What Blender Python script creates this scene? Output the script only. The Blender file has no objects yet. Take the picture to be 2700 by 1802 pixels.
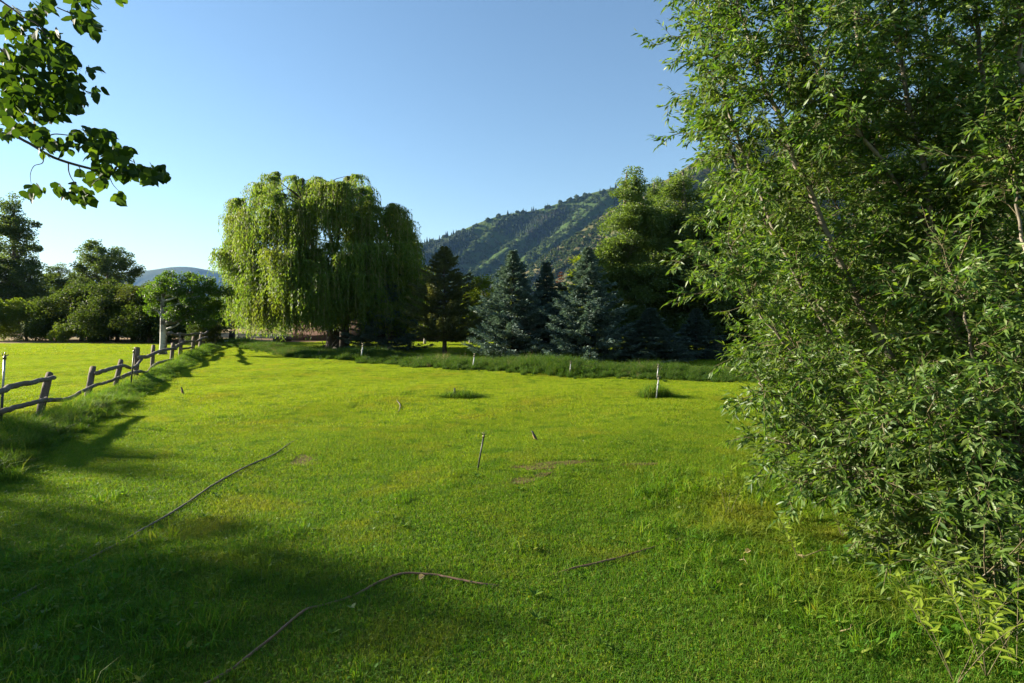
import bpy, math, random
import numpy as np
from mathutils import Vector, Matrix

# ------------------------------------------------------------------ camera, sky, sun, exposure
sc = bpy.context.scene
F = 1500.0                      # focal length in photo pixels (2700 wide)
EYE = 2.1
PITCH = math.atan(56.0 / F)
cam_d = bpy.data.cameras.new('camera')
cam_d.sensor_width = 36.0
cam_d.lens = 36.0 * F / 2700.0
cam_d.clip_start = 0.05
cam_d.clip_end = 30000
cam = bpy.data.objects.new('camera', cam_d)
sc.collection.objects.link(cam)
cam.location = (0, 0, EYE)
cam.rotation_euler = (math.pi / 2 - PITCH, 0, 0)
sc.camera = cam

SUN_AZ = math.radians(-73)      # measured from +Y (view direction), negative = to the left
SUN_EL = math.radians(17)
world = bpy.data.worlds.new('World')
sc.world = world
world.use_nodes = True
wn = world.node_tree.nodes
wl = world.node_tree.links
bg = wn['Background']
sky = wn.new('ShaderNodeTexSky')
sky.sky_type = 'NISHITA'
sky.sun_disc = False
sky.sun_elevation = SUN_EL
sky.sun_rotation = SUN_AZ
sky.altitude = 2000
sky.air_density = 1.6
sky.dust_density = 0.05
sky.ozone_density = 3.2
wl.new(sky.outputs[0], bg.inputs[0])
bg.inputs[1].default_value = 0.05

sun_d = bpy.data.lights.new('sun', 'SUN')
sun_d.energy = 5.0
sun_d.angle = math.radians(0.6)
sun_d.color = (1.0, 0.90, 0.74)
sun = bpy.data.objects.new('sun', sun_d)
sc.collection.objects.link(sun)
sdir = Vector((math.sin(SUN_AZ) * math.cos(SUN_EL), math.cos(SUN_AZ) * math.cos(SUN_EL), math.sin(SUN_EL)))
sun.rotation_euler = sdir.to_track_quat('Z', 'Y').to_euler()
sun.location = sdir * 60

sc.view_settings.view_transform = 'Standard'
sc.view_settings.look = 'None'
sc.view_settings.gamma = 1.0
sc.view_settings.exposure = 2.05
sc.view_settings.use_curve_mapping = False
sc.render.engine = 'CYCLES'
cy = sc.cycles
cy.max_bounces = 8
cy.diffuse_bounces = 5
cy.glossy_bounces = 2
cy.transmission_bounces = 5
cy.volume_bounces = 0
cy.transparent_max_bounces = 4
cy.caustics_reflective = False
cy.caustics_refractive = False
cy.use_denoising = True

rng = np.random.default_rng(7)
random.seed(7)
COL = sc.collection
PI = math.pi

# ------------------------------------------------------------------ helpers: pixels to places
def ray(u, v):
    x = (u - 1350.0) / F
    y = -(v - 901.0) / F
    cp, sp = math.cos(PITCH), math.sin(PITCH)
    return np.array([x, cp + y * sp, -sp + y * cp])

def gp(u, v):
    d = ray(u, v)
    t = -EYE / d[2]
    return np.array([d[0] * t, d[1] * t, 0.0])

def at(u, v, Y):
    d = ray(u, v)
    t = Y / d[1]
    return np.array([d[0] * t, Y, EYE + d[2] * t])

def gz(x, y):
    x = np.asarray(x, float); y = np.asarray(y, float)
    n = (0.030 * np.sin(x * 0.55 + 1.3 * np.sin(y * 0.31)) + 0.022 * np.sin(y * 0.83 + 0.7 + 0.6 * np.sin(x * 0.4))
         + 0.018 * np.sin(x * 1.3 - y * 0.9 + 2.0))
    return n * np.clip((70 - np.hypot(x, y)) / 40, 0, 1)

# ------------------------------------------------------------------ helpers: meshes and objects
def mesh_np(name, V, loops, starts, smooth=False):
    me = bpy.data.meshes.new(name)
    V = np.asarray(V, np.float32)
    me.vertices.add(len(V))
    me.vertices.foreach_set('co', V.ravel())
    loops = np.asarray(loops, np.int32)
    starts = np.asarray(starts, np.int32)
    me.loops.add(len(loops))
    me.loops.foreach_set('vertex_index', loops)
    me.polygons.add(len(starts))
    me.polygons.foreach_set('loop_start', starts)
    if smooth:
        me.polygons.foreach_set('use_smooth', np.ones(len(starts), bool))
    me.update(calc_edges=True)
    return me

class Buf:
    """collects mixed polygons, made into one mesh"""
    def __init__(self):
        self.V = []; self.L = []; self.S = []; self.nv = 0; self.nl = 0
    def add(self, V, faces):
        self.V.append(np.asarray(V, np.float32).reshape(-1, 3))
        for f in faces:
            self.S.append(np.array([self.nl])); self.L.append(np.array(f) + self.nv); self.nl += len(f)
        self.nv += len(self.V[-1])
    def add_np(self, V, loops, starts):
        self.V.append(V); self.L.append(loops + self.nv); self.S.append(starts + self.nl)
        self.nv += len(V); self.nl += len(loops)
    def tube(self, pts, rad, sides=6, cap=True, wob=0.0):
        pts = np.asarray(pts, float); n = len(pts)
        rad = np.broadcast_to(np.asarray(rad, float), (n,))
        T = np.gradient(pts, axis=0)
        T /= np.linalg.norm(T, axis=1)[:, None] + 1e-9
        ref = np.array([0.13, 0.27, 0.95]) if abs(T[0][2]) < 0.9 else np.array([0.95, 0.1, 0.2])
        A = np.cross(T, ref); A /= np.linalg.norm(A, axis=1)[:, None] + 1e-9
        B = np.cross(T, A)
        ang = np.arange(sides) * 2 * PI / sides
        rr = rad[:, None] * (1 + wob * rng.uniform(-1, 1, (n, sides)))
        V = pts[:, None] + rr[..., None] * (np.cos(ang)[None, :, None] * A[:, None] + np.sin(ang)[None, :, None] * B[:, None])
        V = V.reshape(-1, 3)
        i = np.arange(n - 1)[:, None] * sides; k = np.arange(sides)[None, :]; k2 = (k + 1) % sides
        q = np.stack([i + k, i + k2, i + sides + k2, i + sides + k], -1).reshape(-1, 4)
        loops = q.ravel(); starts = np.arange(len(q)) * 4
        self.add_np(V.astype(np.float32), loops, starts)
        if cap:
            base = self.nv - n * sides
            for ring, rev in ((0, True), (n - 1, False)):
                f = [base + ring * sides + j for j in range(sides)]
                if rev: f = f[::-1]
                self.S.append(np.array([self.nl])); self.L.append(np.array(f)); self.nl += sides
    def mesh(self, name, smooth=True):
        return mesh_np(name, np.concatenate(self.V), np.concatenate(self.L), np.concatenate(self.S), smooth)

def link(name, me, mat=None, parent=None, smooth=None):
    o = bpy.data.objects.new(name, me)
    COL.objects.link(o)
    if mat is not None and me is not None and not me.materials:
        me.materials.append(mat)
    if parent is not None:
        o.parent = parent
    return o

def tag(o, label=None, cat=None, group=None, kind=None):
    if label: o['label'] = label
    if cat: o['category'] = cat
    if group: o['group'] = group
    if kind: o['kind'] = kind
    return o

def thing(name, loc, label, cat, group=None, rz=0.0):
    o = bpy.data.objects.new(name, None)
    o.empty_display_size = 0.2
    COL.objects.link(o)
    o.location = loc
    o.rotation_euler = (0, 0, rz)
    return tag(o, label, cat, group)

def copy_tree(src, loc, rz, label, scale=1.0):
    r = src.copy(); COL.objects.link(r)
    r.location = loc; r.rotation_euler = (0, 0, rz)
    r.scale = (scale, scale, scale) if np.isscalar(scale) else scale
    r['label'] = label
    for ch in list(src.children):
        c = ch.copy(); COL.objects.link(c); c.parent = r
    return r

# leaf templates: (along, side, lift) vertices + faces
T_DIAMOND = (np.array([[0, 0, 0], [.45, .5, .06], [1, 0, -.05], [.45, -.5, .06]]), [(0, 3, 2, 1)])
T_WILLOW = (np.array([[0, 0, 0], [.30, .5, .03], [.30, 0, -.01], [.30, -.5, .03], [.66, .36, -.02], [.66, 0, -.05], [.66, -.36, -.02], [1, 0, -.14]]),
            [(0, 2, 1), (0, 3, 2), (1, 2, 5, 4), (2, 3, 6, 5), (4, 5, 7), (5, 6, 7)])
T_SLIM = (np.array([[0, 0, 0], [.40, .5, .03], [.42, 0, -.02], [.40, -.5, .03], [1, 0, -.12]]), [(0, 2, 1), (0, 3, 2), (1, 2, 4), (2, 3, 4)])
T_ROUND = (np.array([[0, 0, 0], [.10, .30, .02], [.32, .5, .05], [.62, .40, .05], [.86, .14, .0], [1, 0, -.04], [.86, -.14, .0], [.62, -.40, .05],
                     [.32, -.5, .05], [.10, -.30, .02], [.4, 0, 0], [.75, 0, -.01]]),
           [(0, 10, 2, 1), (10, 3, 2), (10, 11, 4, 3), (11, 5, 4), (0, 9, 8, 10), (10, 8, 7), (10, 7, 6, 11), (11, 6, 5)])

def unit(v):
    return v / (np.linalg.norm(v, axis=-1, keepdims=True) + 1e-9)

def leaves(P, A, N, L, W, tmpl):
    """arrays for many leaves: verts, loops, starts"""
    P = np.asarray(P, float); n = len(P)
    A = unit(np.asarray(A, float)); N = np.asarray(N, float)
    N = unit(N - A * (A * N).sum(1, keepdims=True)); B = np.cross(N, A)
    T, faces = tmpl
    L = np.broadcast_to(L, (n,)); W = np.broadcast_to(W, (n,))
    V = (P[:, None] + (L[:, None] * T[None, :, 0])[..., None] * A[:, None] + (W[:, None] * T[None, :, 1])[..., None] * B[:, None]
         + (L[:, None] * T[None, :, 2])[..., None] * N[:, None])
    lp = np.concatenate([np.array(f) for f in faces]); ln = np.array([len(f) for f in faces])
    st = np.concatenate([[0], np.cumsum(ln)[:-1]])
    loops = (lp[None] + np.arange(n)[:, None] * len(T)).ravel()
    starts = (st[None] + np.arange(n)[:, None] * len(lp)).ravel()
    return V.reshape(-1, 3).astype(np.float32), loops, starts

def leaf_mesh(name, P, A, N, L, W, tmpl, smooth=False):
    return mesh_np(name, *leaves(P, A, N, L, W, tmpl), smooth=smooth)

def rdir(n, r=rng):
    v = r.normal(size=(n, 3)); return unit(v)

# ------------------------------------------------------------------ materials
def new_mat(name):
    m = bpy.data.materials.new(name); m.use_nodes = True
    nt = m.node_tree; nt.nodes.clear()
    out = nt.nodes.new('ShaderNodeOutputMaterial')
    return m, nt, out

def ramp(nt, fac, stops, interp='LINEAR'):
    r = nt.nodes.new('ShaderNodeValToRGB'); r.color_ramp.interpolation = interp
    el = r.color_ramp.elements
    while len(el) < len(stops): el.new(0.5)
    for e, (p, c) in zip(el, stops):
        e.position = p; e.color = (*c, 1)
    nt.links.new(fac, r.inputs[0]); return r.outputs[0]

def mixc(nt, fac, a, b, mode='MIX'):
    m = nt.nodes.new('ShaderNodeMix'); m.data_type = 'RGBA'; m.blend_type = mode
    for sck, v in ((m.inputs[0], fac), (m.inputs[6], a), (m.inputs[7], b)):
        if isinstance(v, (int, float)): sck.default_value = v
        elif isinstance(v, tuple): sck.default_value = (*v, 1)
        else: nt.links.new(v, sck)
    return m.outputs[2]

def noise(nt, scale, detail=3, rough=.55, vec=None, dist=0.0):
    n = nt.nodes.new('ShaderNodeTexNoise'); n.inputs['Scale'].default_value = scale
    n.inputs['Detail'].default_value = detail; n.inputs['Roughness'].default_value = rough; n.inputs['Distortion'].default_value = dist
    if vec is not None: nt.links.new(vec, n.inputs['Vector'])
    return n.outputs[0]

def leaf_mat(name, cols, tcol, trans=.4, rough=.45, spec=.4, nscale=.5, alt=None, altpos=(.5, .7)):
    """leaf colours spread over single leaves, patches shifted by world noise; light shines through"""
    m, nt, out = new_mat(name)
    g = nt.nodes.new('ShaderNodeNewGeometry')
    k = len(cols)
    c = ramp(nt, g.outputs['Random Per Island'], [(i / max(k - 1, 1), cc) for i, cc in enumerate(cols)])
    if alt is not None:
        nf = noise(nt, nscale, 4, .6, g.outputs['Position'])
        f = ramp(nt, nf, [(altpos[0], (0, 0, 0)), (altpos[1], (1, 1, 1))])
        c = mixc(nt, f, c, alt)
    p = nt.nodes.new('ShaderNodeBsdfPrincipled')
    nt.links.new(c, p.inputs['Base Color'])
    p.inputs['Roughness'].default_value = rough
    p.inputs['Specular IOR Level'].default_value = spec
    t = nt.nodes.new('ShaderNodeBsdfTranslucent')
    tc = mixc(nt, 1.0, c, tcol, 'MULTIPLY')
    nt.links.new(tc, t.inputs[0])
    mx = nt.nodes.new('ShaderNodeMixShader'); mx.inputs[0].default_value = trans
    nt.links.new(p.outputs[0], mx.inputs[1]); nt.links.new(t.outputs[0], mx.inputs[2])
    nt.links.new(mx.outputs[0], out.inputs[0])
    return m

def wood_mat(name, c1, c2, scale=(2, 2, 14), bump=.4, rough=.85, c3=None):
    m, nt, out = new_mat(name)
    tc = nt.nodes.new('ShaderNodeTexCoord'); mp = nt.nodes.new('ShaderNodeMapping')
    mp.inputs['Scale'].default_value = scale
    nt.links.new(tc.outputs['Object'], mp.inputs[0])
    n1 = noise(nt, 3.0, 6, .65, mp.outputs[0], .4)
    c = ramp(nt, n1, [(.3, c1), (.7, c2)])
    if c3:
        n2 = noise(nt, 1.2, 4, .6, tc.outputs['Object'])
        c = mixc(nt, ramp(nt, n2, [(.47, (0, 0, 0)), (.56, (1, 1, 1))]), c, c3)
    p = nt.nodes.new('ShaderNodeBsdfPrincipled'); p.inputs['Roughness'].default_value = rough
    p.inputs['Specular IOR Level'].default_value = .2
    nt.links.new(c, p.inputs['Base Color'])
    b = nt.nodes.new('ShaderNodeBump'); b.inputs['Strength'].default_value = bump; b.inputs['Distance'].default_value = .02
    nt.links.new(n1, b.inputs['Height']); nt.links.new(b.outputs[0], p.inputs['Normal'])
    nt.links.new(p.outputs[0], out.inputs[0]); return m

def plain_mat(name, c1, c2, rough=.6, scale=8, metal=0.0, spec=.4, bump=0.0):
    m, nt, out = new_mat(name)
    tc = nt.nodes.new('ShaderNodeTexCoord')
    n1 = noise(nt, scale, 4, .6, tc.outputs['Object'])
    c = ramp(nt, n1, [(.35, c1), (.65, c2)])
    p = nt.nodes.new('ShaderNodeBsdfPrincipled'); p.inputs['Roughness'].default_value = rough
    p.inputs['Metallic'].default_value = metal; p.inputs['Specular IOR Level'].default_value = spec
    nt.links.new(c, p.inputs['Base Color'])
    if bump:
        b = nt.nodes.new('ShaderNodeBump'); b.inputs['Strength'].default_value = bump; b.inputs['Distance'].default_value = .01
        nt.links.new(n1, b.inputs['Height']); nt.links.new(b.outputs[0], p.inputs['Normal'])
    nt.links.new(p.outputs[0], out.inputs[0]); return m

YT = (1.9, 1.75, .55)    # light that has come through a leaf is yellower
M = {}
def lawn_mat():
    m, nt, out = new_mat('lawn_blades')
    g = nt.nodes.new('ShaderNodeNewGeometry')
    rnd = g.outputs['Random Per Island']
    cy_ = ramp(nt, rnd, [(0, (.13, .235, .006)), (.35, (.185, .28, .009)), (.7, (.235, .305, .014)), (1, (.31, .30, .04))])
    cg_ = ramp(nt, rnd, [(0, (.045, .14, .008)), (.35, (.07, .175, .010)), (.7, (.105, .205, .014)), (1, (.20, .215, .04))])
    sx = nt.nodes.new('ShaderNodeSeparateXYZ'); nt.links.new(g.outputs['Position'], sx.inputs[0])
    mr = nt.nodes.new('ShaderNodeMapRange'); mr.inputs['From Min'].default_value = 4.0; mr.inputs['From Max'].default_value = 15.0  # greener near, yellower far: light through the blades put into the colour
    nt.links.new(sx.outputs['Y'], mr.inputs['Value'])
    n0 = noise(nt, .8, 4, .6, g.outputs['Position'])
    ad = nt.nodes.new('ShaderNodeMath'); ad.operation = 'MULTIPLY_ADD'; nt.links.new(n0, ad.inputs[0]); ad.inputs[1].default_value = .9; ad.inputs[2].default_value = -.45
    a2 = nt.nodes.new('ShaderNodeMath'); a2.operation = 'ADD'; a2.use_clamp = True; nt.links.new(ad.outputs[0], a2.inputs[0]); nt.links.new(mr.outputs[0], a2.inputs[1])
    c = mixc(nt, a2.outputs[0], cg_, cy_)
    n1 = noise(nt, .55, 5, .65, g.outputs['Position'], .5)
    c = mixc(nt, ramp(nt, n1, [(.52, (0, 0, 0)), (.70, (.6, .6, .6))]), c, (.27, .24, .03))     # drier patches
    n2 = noise(nt, 2.2, 3, .6, g.outputs['Position'])
    c = mixc(nt, ramp(nt, n2, [(.32, (.65, .65, .65)), (.50, (0, 0, 0))]), c, (.05, .13, .008))         # lush spots
    p = nt.nodes.new('ShaderNodeBsdfPrincipled'); nt.links.new(c, p.inputs['Base Color']); p.inputs['Roughness'].default_value = .6; p.inputs['Specular IOR Level'].default_value = .15
    t = nt.nodes.new('ShaderNodeBsdfTranslucent'); nt.links.new(mixc(nt, 1.0, c, (1.55, 1.5, .5), 'MULTIPLY'), t.inputs[0])
    mx = nt.nodes.new('ShaderNodeMixShader'); mx.inputs[0].default_value = .44
    nt.links.new(p.outputs[0], mx.inputs[1]); nt.links.new(t.outputs[0], mx.inputs[2]); nt.links.new(mx.outputs[0], out.inputs[0])
    return m
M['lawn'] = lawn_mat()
M['weed'] = leaf_mat('weed_leaves', [(.045, .11, .012), (.07, .145, .014), (.10, .165, .02)], (1.8, 1.8, .6), .42, 0.6, 0.15, .8, (.10, .15, .02), (.5, .75))
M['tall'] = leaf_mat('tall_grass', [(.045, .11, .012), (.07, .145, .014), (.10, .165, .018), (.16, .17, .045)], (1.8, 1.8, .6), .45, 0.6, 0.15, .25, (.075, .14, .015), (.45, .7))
M['bank'] = leaf_mat('shade_tinted_bank_grass', [(.018, .055, .008), (.03, .075, .010), (.045, .095, .012), (.10, .11, .03)], (1.8, 1.8, .6), .4, .6, .12, .22, (.07, .125, .012), (.55, .72))  # shade over the band put into darker greens, sunlit patches into alt
M['clover'] = leaf_mat('clover_leaves', [(.10, .17, .04), (.15, .21, .06), (.20, .25, .10)], (1.4, 1.4, .6), .35, .6, .2)
M['hay'] = leaf_mat('dry_stalks', [(.28, .22, .11), (.35, .28, .15)], (1.2, 1.1, .7), .25, .7, .2)
M['willow_leaf'] = leaf_mat('shrub_willow_leaves', [(.036, .085, .014), (.056, .115, .019), (.08, .145, .026), (.108, .17, .034), (.15, .195, .045)], (1.7, 1.8, .5), .40, .48, .38, 1.6, (.10, .135, .032), (.48, .75))
M['sucker_leaf'] = leaf_mat('yellow_shoot_leaves', [(.10, .175, .014), (.155, .225, .018), (.24, .27, .025)], (1.5, 1.5, .5), .42, 0.5, 0.3)
M['weep_leaf'] = leaf_mat('weeping_willow_leaves', [(.07, .135, .022), (.10, .168, .026), (.135, .19, .032)], (1.8, 1.7, .6), 0.5, 0.55, 0.25, .25, (.13, .15, .022), (.48, .72))
M['cotton_leaf'] = leaf_mat('cottonwood_leaves', [(.07, .12, .03), (.10, .15, .038), (.135, .18, .052)], (1.7, 1.75, .6), .40, .55, .28, .35, (.085, .13, .028), (.5, .75))
M['left_leaf'] = leaf_mat('left_tree_leaves', [(.05, .085, .028), (.075, .115, .035), (.105, .14, .05)], (1.7, 1.7, .6), .42, .65, .15, .2, (.05, .075, .018), (.5, .75))
M['aspen_leaf'] = leaf_mat('aspen_leaves', [(.036, .08, .012), (.055, .105, .015), (.075, .125, .02)], (1.8, 1.8, .5), 0.46, 0.55, 0.3, .5, (.08, .14, .016), (.5, .7))
M['shade_toned_leaf'] = leaf_mat('overhanging_leaves', [(.016, .038, .007), (.024, .052, .008), (.038, .072, .010), (.075, .12, .014)], (1.8, 1.8, .5), .36, .65, .15)  # aspen leaves against the light: their shade put into darker colours
M['light_leaf'] = leaf_mat('light_tree_leaves', [(.09, .15, .015), (.13, .18, .02), (.17, .20, .025)], (1.7, 1.6, .5), 0.5, 0.55, 0.25)
M['hedge_leaf'] = leaf_mat('hedge_leaves', [(.03, .06, .014), (.048, .08, .018), (.07, .10, .024)], (1.7, 1.6, .6), .40, .65, .12, .3, (.055, .055, .02), (.52, .72))
M['hedge_light'] = leaf_mat('light_hedge_leaves', [(.085, .145, .016), (.12, .175, .02), (.16, .20, .025)], (1.7, 1.6, .6), 0.45, 0.55, 0.3)
M['spruce'] = leaf_mat('blue_spruce_needles', [(.06, .10, .075), (.09, .14, .11), (.13, .19, .155), (.18, .24, .205)], (1.2, 1.3, .8), 0.2, 0.6, 0.25)
M['dark_spruce'] = leaf_mat('dark_spruce_needles', [(.05, .085, .06), (.075, .115, .085), (.105, .15, .12)], (1.2, 1.3, .8), 0.2, 0.6, 0.25)
M['pine'] = leaf_mat('pine_needles', [(.075, .095, .035), (.115, .135, .048), (.165, .175, .068)], (1.4, 1.3, .6), 0.32, 0.6, 0.25)
M['rust'] = leaf_mat('rust_needles', [(.16, .06, .03), (.22, .09, .045)], (1.2, 1.0, .6), .2, .6, .2)
M['bark'] = wood_mat('grey_brown_bark', (.05, .04, .03), (.14, .115, .09), (3, 3, 1.2), .9)
M['dark_bark'] = wood_mat('dark_bark', (.03, .024, .018), (.08, .062, .045), (3, 3, 1.0), .9)
M['stem_bark'] = wood_mat('pale_stem_bark', (.16, .135, .10), (.30, .26, .20), (2, 2, 6), .3, .75, (.11, .095, .07))
M['twig'] = wood_mat('green_brown_twigs', (.07, .06, .03), (.14, .115, .06), (2, 2, 6), .2, .75)
M['birch_bark'] = wood_mat('white_aspen_bark', (.32, .30, .25), (.50, .48, .42), (2, 2, 9), .3, .75, (.09, .08, .06))
M['rail'] = wood_mat('weathered_rail', (.07, .058, .045), (.20, .175, .145), (5, 5, 5), .6, .85, (.12, .09, .065))
M['post'] = wood_mat('brown_post', (.07, .05, .032), (.17, .125, .085), (9, 9, 1.2), .6)
M['pole_white'] = plain_mat('white_plastic_pipe', (.38, .39, .37), (.50, .50, .47), .5)
M['pole_dark'] = plain_mat('dark_pipe', (.02, .02, .02), (.05, .05, .045), .5)
M['metal'] = plain_mat('galvanised_pipe', (.22, .22, .21), (.34, .34, .32), .45, 20, .6)
M['brass'] = plain_mat('sprinkler_brass', (.10, .09, .065), (.17, .15, .10), .4, 30, .7)
M['hose'] = plain_mat('brown_hose', (.15, .075, .042), (.22, .12, .07), .55, 3)
M['hose_grey'] = plain_mat('grey_brown_hose', (.12, .085, .06), (.18, .135, .10), .55, 3)
M['tyre'] = plain_mat('black_rubber', (.012, .012, .012), (.028, .027, .026), .7, 6)
M['bucket'] = plain_mat('white_bucket_plastic', (.60, .60, .55), (.72, .72, .68), .5, 5)
M['redwall'] = wood_mat('red_house_wall', (.15, .085, .062), (.21, .125, .092), (1, 1, 8), .3)
M['roof'] = plain_mat('dark_roof', (.05, .045, .04), (.09, .08, .07), .8, 6)
M['trim'] = plain_mat('cream_trim', (.5, .47, .4), (.6, .57, .5), .6)
M['glass'] = plain_mat('dark_window_glass', (.01, .012, .015), (.02, .022, .025), .08, 2, 0, .8)
M['dirt'] = plain_mat('reddish_dirt', (.09, .05, .028), (.17, .095, .055), .95, 14, 0, .1, .6)

def ground_mat():
    m, nt, out = new_mat('ground_turf')
    g = nt.nodes.new('ShaderNodeNewGeometry')
    n1 = noise(nt, .45, 4, .6, g.outputs['Position'])
    n2 = noise(nt, 9, 4, .7, g.outputs['Position'])
    c = ramp(nt, n1, [(.35, (.06, .09, .008)), (.65, (.09, .115, .010))])
    c = mixc(nt, ramp(nt, n2, [(.4, (0, 0, 0)), (.7, (.6, .6, .6))]), c, (.10, .085, .03))
    p = nt.nodes.new('ShaderNodeBsdfPrincipled'); p.inputs['Roughness'].default_value = .95; p.inputs['Specular IOR Level'].default_value = .05
    nt.links.new(c, p.inputs['Base Color'])
    b = nt.nodes.new('ShaderNodeBump'); b.inputs['Strength'].default_value = .6; b.inputs['Distance'].default_value = .04
    nt.links.new(n2, b.inputs['Height']); nt.links.new(b.outputs[0], p.inputs['Normal'])
    nt.links.new(p.outputs[0], out.inputs[0]); return m
M['ground'] = ground_mat()

def field_mat():
    m, nt, out = new_mat('dry_field_soil')
    g = nt.nodes.new('ShaderNodeNewGeometry')
    n1 = noise(nt, .16, 5, .65, g.outputs['Position'])
    n2 = noise(nt, 2.5, 4, .7, g.outputs['Position'])
    c = ramp(nt, n1, [(.35, (.25, .145, .075)), (.52, (.24, .16, .075)), (.68, (.15, .15, .04))])
    c = mixc(nt, ramp(nt, n2, [(.45, (0, 0, 0)), (.75, (.5, .5, .5))]), c, (.20, .17, .07))
    p = nt.nodes.new('ShaderNodeBsdfPrincipled'); p.inputs['Roughness'].default_value = 1; p.inputs['Specular IOR Level'].default_value = .05
    nt.links.new(c, p.inputs['Base Color']); nt.links.new(p.outputs[0], out.inputs[0]); return m
M['field'] = field_mat()

def mountain_mat(name, cols):
    m, nt, out = new_mat(name)
    g = nt.nodes.new('ShaderNodeNewGeometry')
    n1 = noise(nt, .012, 6, .65, g.outputs['Position'], .6)
    n2 = noise(nt, .12, 4, .7, g.outputs['Position'])
    c = ramp(nt, n1, [(.3, cols[0]), (.5, cols[1]), (.7, cols[2])])
    c = mixc(nt, ramp(nt, n2, [(.35, (0, 0, 0)), (.7, (.7, .7, .7))]), c, cols[3])
    p = nt.nodes.new('ShaderNodeBsdfPrincipled'); p.inputs['Roughness'].default_value = 1; p.inputs['Specular IOR Level'].default_value = .03
    nt.links.new(c, p.inputs['Base Color'])
    b = nt.nodes.new('ShaderNodeBump'); b.inputs['Strength'].default_value = 1; b.inputs['Distance'].default_value = 6
    nt.links.new(n2, b.inputs['Height']); nt.links.new(b.outputs[0], p.inputs['Normal'])
    nt.links.new(p.outputs[0], out.inputs[0]); return m
M['mtn_forest'] = mountain_mat('forested_slope', [(.042, .075, .02), (.06, .095, .025), (.085, .10, .035), (.045, .075, .02)])
M['mtn_scrub'] = mountain_mat('scrub_slope', [(.075, .075, .03), (.11, .10, .045), (.15, .11, .06), (.055, .07, .024)])
M['mtn_far'] = mountain_mat('far_hill', [(.06, .085, .03), (.08, .10, .035), (.10, .105, .04), (.05, .07, .03)])
M['conifer'] = leaf_mat('far_conifers', [(.018, .035, .018), (.03, .05, .022)], (1, 1, 1), .05, .7, .1, .008, (.055, .045, .035), (.55, .7))
M['oak'] = leaf_mat('far_scrub_oak', [(.05, .085, .02), (.065, .10, .024), (.08, .105, .028)], (1, 1, 1), .2, .7, .1)

# ------------------------------------------------------------------ ground
def axis_coords(lo, hi, fine_lo, fine_hi, step, grow=1.35):
    a = list(np.arange(fine_lo, fine_hi + 1e-6, step)); s = step; x = fine_hi
    while x < hi: s *= grow; x += s; a.append(min(x, hi))
    s = step; x = fine_lo; b = []
    while x > lo: s *= grow; x -= s; b.append(max(x, lo))
    return np.array(b[::-1] + a)

def grid_mesh(name, xs, ys, Z):
    nx, ny = len(xs), len(ys)
    X, Y = np.meshgrid(xs, ys)
    V = np.stack([X, Y, Z], -1).reshape(-1, 3)
    i = (np.arange(ny - 1)[:, None] * nx + np.arange(nx - 1)[None]).ravel()
    q = np.stack([i, i + 1, i + nx + 1, i + nx], -1)
    return mesh_np(name, V, q.ravel(), np.arange(len(q)) * 4, True)

xs = axis_coords(-9000, 9000, -28, 16, .5); ys = axis_coords(-400, 11000, -4, 46, .5)
X, Y = np.meshgrid(xs, ys)
tag(link('ground', grid_mesh('ground', xs, ys, gz(X, Y)), M['ground']), kind='structure')

def sheet(name, outline, mat, lift, kind='structure'):
    """flat sheet laid a few millimetres over the turf"""
    b = Buf(); o = np.asarray(outline, float)
    c = o.mean(0); n = len(o)
    rings = [o, c + (o - c) * .66, c + (o - c) * .33]
    V = np.concatenate(rings + [c[None]])
    z = gz(V[:, 0], V[:, 1]) + lift
    V3 = np.column_stack([V[:, 0], V[:, 1], z])
    fs = []
    for r in range(2):
        for k in range(n):
            k2 = (k + 1) % n; fs.append((r * n + k, r * n + k2, (r + 1) * n + k2, (r + 1) * n + k))
    for k in range(n): fs.append((2 * n + k, 2 * n + (k + 1) % n, 3 * n))
    b.add(V3, fs)
    return tag(link(name, b.mesh(name), mat), kind=kind)

fo = []
for k in range(40):
    a = k / 40 * 2 * PI
    fo.append((-38 + 46 * math.cos(a) * (1 + .06 * math.sin(5 * a)), 102 + 54 * math.sin(a) * (1 + .05 * math.sin(4 * a + 1))))
sheet('dry_field', fo, M['field'], .006)
dirts = [(gp(800, 1215), .20, .34, .5), (gp(1450, 1238), .62, .17, .35), (gp(1385, 1275), .42, .12, .6), (gp(1640, 1238), .45, .13, .3)]
for c, rx, ry, rot in dirts:
    o = []
    for k in range(22):
        a = k / 22 * 2 * PI; r = 1 + .22 * math.sin(3 * a + c[0]) + .15 * random.uniform(-1, 1)
        x, y = rx * r * math.cos(a), ry * r * math.sin(a)
        o.append((c[0] + x * math.cos(rot) - y * math.sin(rot), c[1] + x * math.sin(rot) + y * math.cos(rot)))
    sheet('dirt_patch', o, M['dirt'], .006)

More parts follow.
